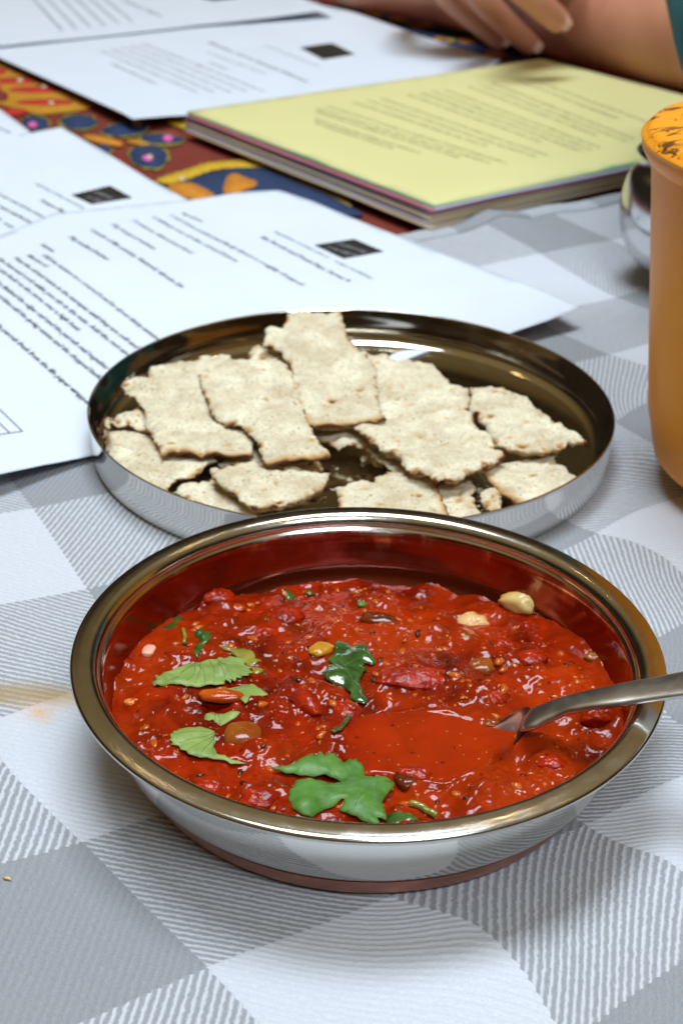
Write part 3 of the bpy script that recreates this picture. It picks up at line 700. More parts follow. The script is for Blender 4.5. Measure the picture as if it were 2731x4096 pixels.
M['garlic'] = food('garlic', (.58, .17, .02), (.80, .64, .30), .25, 105)
M['garlic_o'] = food('oily_garlic', (.52, .24, .03), (.66, .50, .20), .22, 90)
M['tomato_o'] = food('tomato_skin', (.36, .035, .003), (.48, .10, .008), .16, 160)
M['tomato_r'] = food('tomato_flesh', (.20, .0070, .0009), (.40, .022, .0018), .12, 260, .0, 1.0)
M['pepper'] = food('olive_pepper', (.22, .032, .004), (.30, .10, .010), .15, 120)
M['pepper_y'] = food('yellow_pepper', (.48, .25, .015), (.45, .14, .01), .15)
M['onion'] = food('onion', (.66, .30, .20), (.74, .40, .28), .2)
M['skin_dark'] = food('dark_chilli', (.07, .012, .003), (.20, .028, .004), .14, 120)
M['bubble'] = food('oil_bubble', (.32, .03, .004), (.38, .05, .005), .05)
L5 = lambda x, y: (550+x*.4145, 2300+y*.4145); LG = lambda x, y: (1700+x*.3827, 2250+y*.3827); LL = lambda x, y: (1250+x*.287, 2400+y*.287)
blob('garlic_clove', 'pale yellow garlic clove half sunk in the curry near the back right of the bowl', 'garlic', *LG(500, 590), .0040, .0034, .0020, -.45, 'garlic', -.0001, .16, 1.7)
blob('garlic_clove', 'large pale garlic piece stuck to the inner wall at the back right of the bowl', 'garlic', *LG(980, 470), .0050, .0026, .0028, -.35, 'garlic_o', .0020, .14, 1.8)
blob('tomato_piece', 'round olive brown tomato piece beside the pale coriander leaf at the left', 'tomato', *L5(1015, 1530), .0042, .0044, .0028, 0, 'pepper', -.0002, .05)
blob('tomato_piece', 'orange sliver of tomato lying across the left coriander leaves', 'tomato', *L5(810, 1205), .0048, .0019, .0011, -.03, 'tomato_o', .0016, .10)
blob('pepper_piece', 'olive green pepper piece behind the spoon handle', 'pepper', *LG(590, 1060), .0033, .0027, .0014, -.2, 'pepper', 0)
blob('pepper_piece', 'yellow green pepper strip beside the dark wet leaf', 'pepper', 1285, 2590, .0030, .0022, .0010, .7, 'pepper_y', .0001)
blob('onion_piece', 'pale pink onion square near the left wall of the bowl', 'onion', *L5(110, 718), .0014, .0020, .0008, -.2, 'onion', .0001, .05, 3)
blob('onion_piece', 'tiny cream onion bit close to the left rim of the bowl', 'onion', 522, 2805, .0014, .0011, .0007, -.3, 'garlic', .0001)
blob('chilli_piece', 'dark red brown bean shaped piece in the upper middle of the curry', 'chilli', *LL(930, 250), .0044, .0025, .0014, -.25, 'skin_dark', 0, .1)
for x, y, rx, ry, h, r_, lb in [(1225, 2745, .0040, .0065, .0026, .5, 'largest red tomato chunk, left of the spoonful of sauce'), (1150, 2455, .0036, .0040, .0018, .9, 'red tomato chunk above the yellow pepper strip'),
                            (870, 2380, .0045, .0035, .0022, 0, 'red tomato chunk at the back left, beside the dark leaflets'), (1655, 2698, .0080, .0036, .0018, .05, 'long red tomato chunk right of the dark wet leaf'),
                            (1960, 2765, .0034, .0026, .0018, -.2, 'bright red tomato chunk behind the neck of the spoon'), (1385, 2830, .0030, .0035, .0018, .4, 'small red tomato chunk at the left end of the spoonful'),
                            (2390, 2850, .0035, .0026, .0020, .1, 'shiny red tomato chunk under the spoon handle, by the right wall'), (2010, 2570, .0032, .0026, .0014, 0, 'small red tomato chunk in front of the garlic clove'),
                            (1040, 3175, .0040, .0028, .0018, .2, 'red tomato chunk left of the big front leaf'), (1660, 3085, .0036, .0022, .0016, -.3, 'red tomato chunk right of the big front leaf'),
                            (1060, 2520, .0032, .0026, .0014, .2, 'small red tomato chunk in the upper left of the curry'), (2210, 3040, .0030, .0022, .0014, 0, 'small red tomato chunk in front of the spoon lip'),
                            (2130, 2620, .0036, .0030, .0014, .3, 'red tomato chunk between the garlic clove and the spoon handle'), (840, 3130, .0032, .0026, .0014, 0, 'red tomato chunk close to the front left rim')]:
    blob('tomato_chunk', lb, 'tomato', x, y, rx, ry, h*.95, r_, 'tomato_r', -.0002, .16, 2.1)
blob('pepper_piece', 'dark olive square of pepper right of the big front leaf', 'pepper', 1625, 3095, .0024, .0028, .0012, .4, 'skin_dark', -.0007, .1, 3)
for x, y, lb in [(1960, 2885, 'flat orange brown lentil at the back edge of the spoon'), (950, 2425, 'brown glassy bubble of oil at the upper left'), (2370, 2470*1.06, 'tiny dark seed near the right wall')]:
    blob('curry_bit', lb, 'food', x, y, .0019, .0015, .0008, 0, 'pepper' if x > 1900 else 'bubble', 0)
# seeds: one joined scatter
SV, SF = [], []
for k in range(230):
    a = rng.rand()*2*math.pi; r = .049*math.sqrt(rng.rand()); x = BOWL[0]+r*math.cos(a); y = BOWL[1]+r*math.sin(a)
    s = .00016+.00020*rng.rand(); z0 = float(zc(x, y))-.00006; an = rng.rand()*3; b0 = len(SV)
    for i, (u_, v_, w_) in enumerate([(1.4, 0, 0), (.5, .8, 0), (-.7, .7, 0), (-1.2, 0, 0), (-.6, -.8, 0), (.6, -.7, 0), (0, 0, .8), (0, 0, -.8)]):
        SV.append((x+s*(u_*math.cos(an)-v_*math.sin(an)), y+s*(u_*math.sin(an)+v_*math.cos(an)), z0+s*w_))
    for i in range(6): SF += [(b0+i, b0+(i+1) % 6, b0+6), (b0+(i+1) % 6, b0+i, b0+7)]
M['seed'] = food('tomato_seed', (.42, .09, .012), (.50, .17, .03), .2)
o = mesh('tomato_seeds', SV, SF, M['seed']); tag(o, 'tiny yellow seeds and spice grains scattered through the red curry', 'seeds', kind='stuff')

# pulp: soft orange and red bits half sunk between the chunks
for nm, n_, cols, lb in (('tomato_pulp', 260, ((.40, .055, .004), (.50, .12, .012)), 'soft orange bits of tomato pulp half sunk all over the red curry'), ('spice_flecks', 150, ((.05, .006, .002), (.09, .02, .004)), 'dark red brown spice flecks and herb scraps scattered in the red curry')):
    PV, PF = [], []
    for k in range(n_):
        a = rng.rand()*6.283; r = .0485*math.sqrt(rng.rand()); x = BOWL[0]+r*math.cos(a); y = BOWL[1]+r*math.sin(a)
        if np.hypot((x-spoon_c[0])/.019, (y-spoon_c[1])/.013) < 1: continue
        rad = (.0003+.0008*rng.rand()**2)*(1 if n_ > 200 else .7); z0 = float(zc(x, y))-rad*.35; b0 = len(PV); sd_ = rng.rand()*30; an = rng.rand()*3.14; el = 1+rng.rand()
        for i in range(6):
            th0 = math.pi*i/5
            for j in range(9):
                ph = 2*math.pi*j/9; q_ = rad*(1+.3*float(pn(math.cos(ph)+sd_, math.sin(ph)+th0)))
                u_, v_ = q_*el*math.cos(ph)*math.sin(th0), q_*math.sin(ph)*math.sin(th0)
                PV.append((x+u_*math.cos(an)-v_*math.sin(an), y+u_*math.sin(an)+v_*math.cos(an), z0+q_*.7*math.cos(th0)))
        for i in range(5):
            for j in range(9): PF.append((b0+i*9+j, b0+(i+1)*9+j, b0+(i+1)*9+(j+1) % 9, b0+i*9+(j+1) % 9))
    M[nm] = food(nm, cols[0], cols[1], .14)
    o = mesh(nm, PV, PF, M[nm]); tag(o, lb, 'food bits', kind='stuff')

# leaves
def leaf(label, pts, crop, mat, dz=.0006, veins=(), curl=.0006, teeth=.00035, name='coriander_leaf', zf0=.0128):
    pc_ = np.mean(np.array(cr(*crop, pts)), 0)
    for _ in range(4):
        p_ = at(pc_[0], pc_[1], zf0)[:2]; zf0 = float(zc(p_[0], p_[1]))+dz+.0004
    q = np.array([at(a, b, zf0)[:2] for a, b in cr(*crop, pts)]); q, _s = resample(q, .0007)
    seed = rng.rand()*40; k = np.arange(len(q)); n_ = np.roll(q, -1, 0)-np.roll(q, 1, 0); n_ = np.stack([n_[:, 1], -n_[:, 0]], 1); n_ /= np.linalg.norm(n_, axis=1)[:, None]+1e-12
    q = q+n_*(teeth*pn(k*.45+seed, k*0+.3))[:, None]
    sx_ = lambda x, y: zc(x, y)
    # follow the smoothed surface
    base = TPS(q[::6], np.array([max(float(zc(a+dx, b+dy)) for dx in (-.001, 0, .001) for dy in (-.001, 0, .001)) for a, b in q[::6]]), 3e-1)
    zl = lambda x, y, d: np.maximum(base(np.stack([x, y], 1))[:, 0], zc(x, y)+.00002)+dz+.00035*pn(x*240+seed, y*240)+.00010*pn(x*700, y*700+seed)-curl*np.exp(-d/.0012)
    o = slab(name, q, .0006, zl, .00018, M[mat]); tag(o, label, 'leaf')
    for vv in veins:
        pv = chaikin(np.array([at(a, b, zf0)[:2] for a, b in cr(*crop, vv)]), 0); pts2 = []
        for a, b in zip(pv[:-1], pv[1:]):
            m = max(2, int(np.linalg.norm(b-a)/.0004)); pts2 += [a+(b-a)*i/m for i in range(m)]
        pts2.append(pv[-1]); P2 = np.array(pts2); P2 = P2+np.stack([.0002*pn(P2[:, 0]*500, P2[:, 1]*500), .0002*pn(P2[:, 1]*500, P2[:, 0]*500)], 1)
        d_ = edge_dist(P2, q); zv = zl(P2[:, 0], P2[:, 1], d_)+.00005
        T = np.gradient(P2, axis=0); Nn = np.stack([-T[:, 1], T[:, 0]], 1); Nn /= np.linalg.norm(Nn, axis=1)[:, None]+1e-12
        wv_ = np.linspace(.00011, .00004, len(P2))[:, None]
        A_ = P2-Nn*wv_; B_ = P2+Nn*wv_
        Vv = np.concatenate([np.column_stack([A_, zv-.00006]), np.column_stack([P2, zv+.00003]), np.column_stack([B_, zv-.00006])]); m = len(P2)
        Ff = [(i, i+1, m+i+1, m+i) for i in range(m-1)]+[(m+i, m+i+1, 2*m+i+1, 2*m+i) for i in range(m-1)]
        mesh('vein', Vv, Ff, M['vein'], o)
    return o
c5 = (550, 2300, .4145); c6 = (1050, 2900, .4783); cl1 = (1250, 2400, .287)
leaf('olive green oily coriander leaf edge behind the pale two lobed leaf', [(780, 680), (900, 690), (1040, 700), (1120, 740), (1200, 800), (1215, 860), (1190, 900), (1130, 910), (1060, 870), (980, 800), (900, 730), (830, 705)], c5, 'leaf_olive', .0004)
leaf('pale green two lobed coriander leaf with dark veins, largest on the left side', [(145, 1030), (180, 1000), (165, 950), (190, 935), (215, 955), (260, 918), (400, 850), (550, 795), (620, 785), (700, 775), (760, 770), (800, 750), (900, 730), (980, 740), (1060, 790), (1030, 805), (1100, 850), (1070, 860), (1120, 900), (1060, 905), (1080, 930), (1020, 935), (1000, 970), (950, 960), (940, 1000), (890, 970), (900, 1020), (850, 990), (840, 1040), (760, 1045), (700, 1035), (600, 1065), (480, 1075), (380, 1070), (280, 1060), (200, 1045)], c5, 'leaf_pale', .0011,
     [[(550, 800), (560, 920), (480, 1040)], [(560, 810), (640, 930), (660, 1050)], [(545, 830), (440, 930), (330, 1050)], [(540, 870), (400, 940), (310, 960)], [(770, 780), (870, 870), (1010, 900), (1090, 900)], [(780, 800), (860, 900), (930, 990)], [(775, 830), (830, 950), (870, 1020)], [(800, 790), (920, 800), (1050, 800)], [(700, 790), (740, 900), (740, 1040)], [(600, 800), (610, 900), (560, 1050)], [(830, 840), (930, 850), (1060, 860)]])
leaf('green coriander leaf tucked under the orange tomato sliver', [(740, 1100), (800, 1060), (900, 1040), (1000, 1010), (1100, 975), (1150, 1020), (1200, 1060), (1250, 1130), (1180, 1160), (1100, 1200), (1040, 1250), (1000, 1200), (940, 1140), (850, 1120), (780, 1120)], c5, 'leaf_pale', .0005, [[(780, 1100), (930, 1080), (1080, 1020)], [(930, 1080), (1060, 1090)]])
leaf('small pale toothed leaf below the orange tomato sliver', [(640, 1350), (660, 1300), (720, 1300), (800, 1310), (900, 1310), (990, 1340), (940, 1380), (860, 1410), (800, 1430), (770, 1390), (740, 1410), (730, 1370), (700, 1390), (680, 1365)], c5, 'leaf_pale', .0005, [[(760, 1310), (740, 1390)], [(780, 1310), (790, 1400)]])
leaf('pale green fan shaped coriander leaf beside the round brown tomato piece', [(380, 1460), (470, 1435), (600, 1430), (690, 1445), (740, 1480), (745, 1560), (740, 1620), (770, 1700), (860, 1750), (980, 1768), (1060, 1780), (980, 1790), (900, 1805), (870, 1785), (800, 1780), (700, 1755), (600, 1755), (500, 1730), (470, 1700), (420, 1680), (400, 1640), (320, 1640), (340, 1615), (300, 1600), (330, 1580), (310, 1530), (345, 1515), (350, 1490), (400, 1480)], c5, 'leaf_pale', .0010,
     [[(740, 1490), (600, 1500), (400, 1530)], [(740, 1500), (600, 1560), (400, 1620)], [(740, 1510), (640, 1600), (480, 1700)], [(740, 1530), (700, 1620), (600, 1740)], [(735, 1600), (720, 1680), (740, 1750)]])
leaf('dark green wet leaflet nearest the left wall of the bowl', [(240, 460), (300, 440), (350, 420), (360, 370), (400, 345), (440, 360), (430, 400), (410, 440), (420, 480), (380, 510), (300, 510), (260, 490)], c5, 'leaf_dark', .0004)
leaf('dark green pointed leaflet above the pale two lobed leaf', [(540, 500), (620, 485), (640, 530), (700, 540), (720, 590), (650, 650), (610, 720), (580, 768), (550, 740), (540, 660), (600, 620), (560, 560)], c5, 'leaf_dark', .0004)
leaf('largest mid green coriander leaf with deep lobes at the front of the bowl', [(75, 355), (150, 335), (250, 300), (340, 250), (420, 222), (445, 262), (470, 215), (500, 205), (520, 235), (545, 200), (575, 225), (600, 215), (620, 250), (650, 255), (680, 290), (730, 265), (760, 280), (790, 265), (800, 300), (830, 310), (850, 350), (860, 395), (940, 405), (1030, 400), (1080, 425), (1105, 440), (1060, 520), (1010, 590), (1000, 640), (1040, 700), (1030, 760), (960, 745), (990, 820), (930, 790), (860, 770), (760, 730), (690, 700), (640, 680), (690, 610), (620, 640), (540, 680), (460, 720), (420, 760), (330, 750), (260, 700), (215, 600), (220, 560), (270, 450), (340, 435), (480, 430), (560, 460), (670, 462), (600, 420), (520, 390), (430, 405), (330, 405), (200, 380)], c6, 'leaf_green', .0014,
     [[(1090, 445), (900, 490), (700, 510), (450, 520), (250, 560)], [(800, 500), (640, 430), (500, 330), (350, 290)], [(700, 510), (560, 580), (400, 690)], [(900, 490), (820, 600), (760, 700)], [(950, 480), (950, 600), (980, 720)], [(780, 495), (720, 400), (640, 300)]], .001)
leaf('dark curled wet coriander leaf in the centre of the curry', [(320, 620), (370, 570), (430, 600), (480, 590), (540, 640), (620, 620), (740, 620), (800, 700), (900, 860), (820, 880), (720, 860), (700, 900), (780, 950), (700, 1010), (660, 1100), (640, 1150), (700, 1230), (770, 1370), (720, 1450), (620, 1420), (540, 1380), (520, 1300), (440, 1230), (300, 1180), (200, 1130), (130, 1030), (190, 970), (190, 920), (280, 900), (200, 830), (300, 760)], cl1, 'leaf_dark', .0009, [[(450, 960), (380, 880), (300, 800)], [(450, 960), (560, 1180), (680, 1380)], [(450, 950), (600, 850), (780, 780)]], .0008)
leaf('brown green leaf scraps at the front rim, right of the big leaf', [(1050, 700), (1150, 690), (1250, 720), (1310, 770), (1200, 805), (1080, 812), (1030, 770)], c6, 'leaf_dark', .0003)
leaf('tiny dark leaflet at the back edge of the curry, left of its neighbour', [(1128, 2345), (1150, 2325), (1165, 2350), (1180, 2375), (1150, 2388), (1130, 2375)], (0, 0, 1), 'leaf_dark', .0004)
leaf('tiny dark leaflet at the back edge of the curry, right of its neighbour', [(1218, 2350), (1250, 2342), (1262, 2368), (1235, 2380), (1215, 2368)], (0, 0, 1), 'leaf_dark', .0004)
leaf('tiny green leaf fleck above the bean shaped piece', [(620, 20), (680, 5), (750, 35), (720, 70), (650, 70)], cl1, 'leaf_green', .0003)
leaf('thin grey green herb sliver in front of the garlic clove', [(200, 705), (330, 700), (420, 720), (475, 755), (400, 745), (300, 725), (210, 740)], (1700, 2250, .3827), 'leaf_pale', .0003)
leaf('thin dark herb sliver floating right of the bean shaped piece', [(1380, 700), (1480, 705), (1580, 770), (1568, 790), (1480, 740)], cl1, 'leaf_green', .0002)
def tube(name, P3, R, mat, parent=None, n=8, flat=1.0, cap=True):
    P3 = np.array(P3, float); T = np.gradient(P3, axis=0); V, Fs = [], []
    for i, p in enumerate(P3):
        tt = Vector(T[i]).normalized(); s = tt.cross(Vector((0, 0, 1))).normalized(); u_ = s.cross(tt); r = R[i] if hasattr(R, '__len__') else R
        for k in range(n):
            a = 2*math.pi*k/n; V.append(tuple(Vector(p)+s*math.cos(a)*r+u_*math.sin(a)*r*flat))
    for i in range(len(P3)-1):
        for k in range(n): Fs.append((i*n+k, (i+1)*n+k, (i+1)*n+(k+1) % n, i*n+(k+1) % n))
    if cap: Fs += [tuple(range(n)), tuple(reversed(range((len(P3)-1)*n, len(P3)*n)))]
    return mesh(name, V, Fs, mat, parent)
def stem(label, pts, crop, r, mat):
    P2 = [at(a, b, .0128)[:2] for a, b in cr(*crop, pts)]; P3 = []
    for a, b in zip(P2[:-1], P2[1:]): P3 += [a+(b-a)*i/6 for i in range(6)]
    P3.append(P2[-1]); P3 = [(a[0], a[1], float(zc(*a))+r*.7+.0002) for a in P3]
    o = tube('herb_stem', P3, r, M[mat]); tag(o, label, 'stem')
stem('dark green coriander stalk left of the spoonful of sauce', [(510, 1640), (440, 1760), (340, 1880), (280, 1925)], cl1, .0005, 'leaf_dark')
stem('yellow green stalk right of the big front leaf', [(1235, 640), (1320, 660), (1400, 690), (1455, 715)], c6, .0007, 'leaf_olive')
stem('olive stalk between the two dark leaflets at the left', [(440, 500), (460, 580), (450, 640)], c5, .0005, 'leaf_olive')

# ------------------------------------------------------------------ spoon
spn = empty('spoon', (spoon_c[0], spoon_c[1], .0128)); tag(spn, 'steel spoon dipped in the curry with its handle leaning over the right of the rim', 'spoon')
def place(o, par): o.parent = par; o.matrix_parent_inverse = Matrix.Translation(-Vector(par.location)); return o
lp, _s = resample(sp_loop, .0012); cc = lp.mean(0); heel = at(1222*D, 1640*D, .0128)[:2]
V, Fs = [], []; NR = 10; NL = len(lp)
def rimz(p): d_ = np.linalg.norm(p-heel); return .0103+.0059*math.exp(-(d_/.0090)**1.6)
for layer in (0, 1):
    for k in range(NR+1):
        s = k/NR
        for p in lp:
            q = cc+(p-cc)*(1+.012*layer)*s; zr = rimz(p)
            V.append((q[0], q[1], zr-.0045*(1-s**2.2)-(.0009*layer if s < 1 else .0008*layer)))
for layer in (0, 1):
    o0 = layer*(NR+1)*NL
    for k in range(NR):
        for i in range(NL):
            a, b = o0+k*NL+i, o0+k*NL+(i+1) % NL; f_ = (a, b, b+NL, a+NL); Fs.append(f_ if layer else tuple(reversed(f_)))
a0, b0 = NR*NL, (2*NR+1)*NL
for i in range(NL): Fs.append((a0+i, a0+(i+1) % NL, b0+(i+1) % NL, b0+i))
place(mesh('spoon_bowl', V, Fs, M['spoon_oily']), spn)
H = [(1200, 1662, .0155, .0026, .0004), (1218, 1653, .0168, .0034, .0008), (1250, 1640, .0185, .0030, .0010), (1290, 1624, .0205, .0030, .0010), (1340, 1611, .0228, .0032, .0010), (1400, 1600, .0250, .0034, .0009), (1470, 1588, .0270, .0037, .0009), (1568, 1572, .0300, .0042, .0009), (1720, 1545, .0350, .0052, .0009), (1900, 1512, .0405, .0062, .0009), (2080, 1480, .045, .0060, .0009), (2150, 1468, .0465, .004, .0008)]
hp = curve_pts([tuple(at(a*D, b*D, z))+(wd, th) for a, b, z, wd, th in H], 5)
V, Fs = [], []; n = 16
hp = np.array(hp); T = np.gradient(hp[:, :3], axis=0)
for p, tt in zip(hp, T):
    tt = Vector(tt).normalized(); s = tt.cross(Vector((0, 0, 1))).normalized(); u_ = s.cross(tt)
    for k in range(n):
        a = 2*math.pi*k/n; ca_, sa_ = math.cos(a), math.sin(a)
        ex = math.copysign(abs(ca_)**.55, ca_)*p[3]; ez = math.copysign(abs(sa_)**.45, sa_)*p[4]*.8+(.00022*(1-abs(ca_)**2) if sa_ > 0 else 0)
        V.append(tuple(Vector(p[:3])+s*ex+u_*ez))
for i in range(len(hp)-1):
    for k in range(n): Fs.append((i*n+k, (i+1)*n+k, (i+1)*n+(k+1) % n, i*n+(k+1) % n))
Fs += [tuple(range(n)), tuple(reversed(range((len(hp)-1)*n, len(hp)*n)))]
place(mesh('handle', V, Fs, M['steel_spoon']), spn)

# ------------------------------------------------------------------ crackers
cA1 = (350, 1400, .3827); cA2 = (950, 1220, .4145); cA3 = (1250, 1650, .5421); cA4 = (350, 1700, .6378); cA5 = (1800, 1450, .4145); cC5 = (300, 1200, .7015); cC6 = (1200, 1200, .8291)
def cracker(label, pts, crop, z0, sx=0., sy=0., baked=(), spots=(), thick=.0013, ragged=.0005, holes=(), clip=True, bow=.0, name='cracker'):
    src = [p for p in cr(*crop, pts)]; c0 = np.mean([at(a, b, z0)[:2] for a, b in src], 0)
    pol = np.array([at(a, b, z0, sx, sy, c0)[:2] for a, b in src])
    if clip:
        d_ = pol-PLATE; r = np.linalg.norm(d_, axis=1); k = np.minimum(1, .0735/r); pol = PLATE+d_*k[:, None]
    seed = rng.rand()*60
    loop, sid = resample(pol, .00055); k = np.arange(len(loop)); nn = np.roll(loop, -1, 0)-np.roll(loop, 1, 0); nn = np.stack([nn[:, 1], -nn[:, 0]], 1); nn /= np.linalg.norm(nn, axis=1)[:, None]+1e-12
    isb = np.isin(sid, list(baked)); amp = np.where(isb, ragged*.25, ragged)
    amp = amp*sstep(-1, -.2, pn(k*.03+seed, k*0)+0.2) 
    loop = loop+nn*(amp*(1.0*pn(k*.23+seed, k*0+1.3)+1.3*pn(k*.75+seed, k*0+5.1)))[:, None]
    bedge = [(pol[i], pol[(i+1) % len(pol)]) for i in baked]
    def bd(x, y):
        d_ = np.full(x.shape, 1.)
        for a, b in bedge: d_ = np.minimum(d_, seg_d(x, y, a, b))
        return d_
    sp_ = [(at(a, b, z0, sx, sy, c0)[:2], r, s) for (a, b), r, s in [(cr(*crop, [q[:2]])[0], q[2], q[3]) for q in spots]]
    mean = loop.mean(0)
    rs = np.random.RandomState(int(seed*1000))
    for _ in range(7):
        p = loop[rs.randint(len(loop))]; sp_.append((p+(mean-p)*.03, .0005+.0008*rs.rand(), .75+.2*rs.rand()))
    for _ in range(9):
        p = loop[rs.randint(len(loop))]; sp_.append((p+(mean-p)*(.1+.85*rs.rand()), .0004+.0010*rs.rand()**2, .25+.6*rs.rand()))
    def ztop(x, y, d):
        bl = fbm(x*95+seed, y*95, 3, .55); z = z0+sx*(x-c0[0])+sy*(y-c0[1])+thick/2+.00075*bl+.00065*sstep(.1, .7, pn(x*190+seed, y*190))+.0002*pn(x*520, y*520+seed)
        # docking dimples and blisters
        z = z-.0004*sstep(.35, .6, pn(x*330+seed*2, y*330))
        z = z+.0011*np.exp(-(((x-mean[0])/.02)**2+((y-mean[1])/.02)**2))*bow
        e = np.exp(-d/.0007); z = z-.0006*e*(1-.3*pn(x*600, y*600))
        for p, r, s in sp_:
            z = z+(.0006 if s < .7 else -.0009)*np.exp(-((x-p[0])**2+(y-p[1])**2)/r**2)
        return z
    def th(x, y, d): return thick*(.35+.65*sstep(0, .0010, d))*(1+.35*pn(x*150+seed, y*150))
    def bake(x, y, d, side):
        b = .46*sstep(.50, .85, pn(x*140+seed*3, y*140))*(.6+.8*pn(x*500, y*500))
        b = np.maximum(b, .55*np.exp(-bd(x, y)/.0009)+.35*np.exp(-bd(x, y)/.0022)) if baked else b
        # scattered toasted torn edges
        b = np.maximum(b, .95*np.exp(-d/.0008)*sstep(.15, .45, pn(x*200+seed, y*200+7)))
        for p, r, s in sp_: b = np.maximum(b, s*np.exp(-(((x-p[0])/r)**2+((y-p[1])/(r*.75))**2)**1.2))
        if side: b = np.maximum(b, .34+.62*np.exp(-d/.0008)*(.4+.6*(np.exp(-bd(x, y)/.002) if baked else sstep(-.1, .4, pn(x*200+seed, y*200)))))
        return np.clip(b, 0, 1)
    o = slab(name, loop, .0008, ztop, th, M['bread'], None, {'bake': bake}); tag(o, label, 'cracker', group='broken crackers on the steel plate'); return o
# lower layer
cracker('cracker lying at the left front of the plate against the rim, with two dark holes', [(135, 755), (160, 740), (290, 755), (430, 770), (560, 740), (760, 800), (810, 920), (740, 965), (690, 1000), (585, 1020), (545, 1068), (470, 1110), (330, 1040), (190, 930), (110, 830)], cC5, .0052, .03, .02, (), [(320, 885, .0006, 1.0), (418, 983, .0006, .9), (250, 800, .0004, .5), (340, 900, .0005, .9)])
cracker('small cracker shard in shadow behind the left front piece', [(260, 745), (310, 690), (400, 655), (460, 640), (560, 600), (640, 660), (760, 860), (700, 900), (640, 870), (500, 830), (430, 780), (380, 825), (330, 815), (280, 790)], cA1, .0062, 0, .05, (), [(320, 770, .0010, .9)])
cracker('tiny curled cracker chip at the far left by the plate wall', [(60, 745), (90, 690), (160, 672), (220, 710), (246, 770), (220, 805), (150, 815), (85, 790)], cA1, .0085, .1, -.35, (), [(150, 765, .0012, .75)], .0012, .0004)
cracker('cracker sticking out along the front rim, under the diamond shaped piece', [(545, 410), (590, 370), (640, 360), (710, 370), (760, 340), (860, 330), (1000, 440), (1100, 560), (1000, 590), (820, 560), (640, 490)], cA4, .0042, 0, .02, (), [(750, 470, .0004, .9), (585, 390, .0004, .7)])
cracker('shaded cracker below the front edges of the two left pieces', [(820, 250), (900, 190), (1080, 170), (1300, 230), (1455, 225), (1475, 262), (1450, 305), (1300, 320), (1180, 330), (1000, 330), (880, 300)], cA4, .0050, .02, .03, (), [(1395, 265, .0010, .95)])
cracker('diamond shaped cracker at the front left, in front of the shaded one', [(770, 300), (800, 290), (830, 295), (870, 270), (905, 262), (900, 235), (960, 248), (1060, 250), (1130, 290), (1200, 292), (1290, 270), (1400, 310), (1520, 325), (1500, 370), (1480, 400), (1400, 440), (1320, 470), (1240, 500), (1130, 520), (1040, 530), (960, 490), (940, 450), (880, 420), (800, 360)], cA4, .0078, -.03, -.02, (), [(1010, 300, .0007, .9), (975, 322, .0006, .95), (1200, 490, .0014, .9), (1310, 480, .0010, .85), (1020, 370, .0012, .25)], .0024)
cracker('cracker half hidden behind the bowl rim, with one straight toasted side', [(140, 560), (200, 555), (300, 510), (400, 510), (450, 520), (470, 480), (560, 450), (640, 450), (740, 475), (830, 455), (890, 480), (930, 560), (965, 640), (1005, 750), (1020, 830), (185, 830), (190, 650), (175, 590)], cA3, .0058, 0, .03, (10, 11, 12, 13), [(500, 545, .0005, .9), (735, 620, .0004, .9), (570, 655, .0004, .9), (740, 470, .0004, .6)])
cracker('pale cracker right of the half hidden middle one, against the bowl rim', [(880, 540), (1000, 520), (1100, 512), (1170, 500), (1180, 545), (1208, 575), (1170, 620), (1195, 690), (1240, 735), (1282, 772), (1270, 800), (1000, 880), (900, 800)], cA3, .0040, 0, .02, (), [(1095, 608, .0004, .95), (1000, 690, .0004, .5)])
cracker('small hollow cracker crumb with a brown hole, near the front right rim', [(1236, 620), (1262, 590), (1310, 578), (1360, 595), (1388, 640), (1385, 710), (1320, 725), (1268, 705), (1245, 680)], cA3, .0042, .1, -.2, (), [(1318, 672, .0017, .85)], .0024, .0004)
cracker('square cracker at the right front with a long toasted edge', [(310, 1060), (400, 1010), (540, 960), (640, 925), (800, 930), (1012, 900), (1000, 960), (1110, 1020), (1170, 1080), (1230, 1085), (1272, 1120), (1250, 1190), (1050, 1330), (850, 1440), (740, 1440), (600, 1345), (480, 1250), (380, 1175), (322, 1120)], cA5, .0052, -.03, .02, (14, 15, 16, 17, 18), [(640, 1215, .0005, .95), (810, 1200, .0005, .95), (835, 1215, .0004, .9), (980, 1290, .0010, .3)])
cracker('lower cracker whose torn edge shows under the large centre right piece', [(60, 645), (240, 615), (520, 700), (640, 800), (620, 880), (520, 870), (445, 825), (380, 780), (340, 730), (260, 700), (190, 712), (140, 695), (105, 680)], cC6, .0056, 0, .02, (), [(215, 680, .0012, .35)])
cracker('cracker behind the tall centre piece on its right side', [(230, 240), (350, 270), (390, 262), (470, 290), (540, 302), (640, 310), (662, 350), (715, 390), (735, 418), (810, 430), (825, 480), (800, 540), (830, 600), (800, 660), (600, 680), (420, 660), (330, 500), (270, 380)], cC6, .0080, .02, .05, (), [(465, 290, .0012, .85), (370, 315, .0010, .5), (465, 495, .0010, .95), (480, 570, .0010, .4), (545, 510, .0005, .6), (430, 420, .0004, .9)])
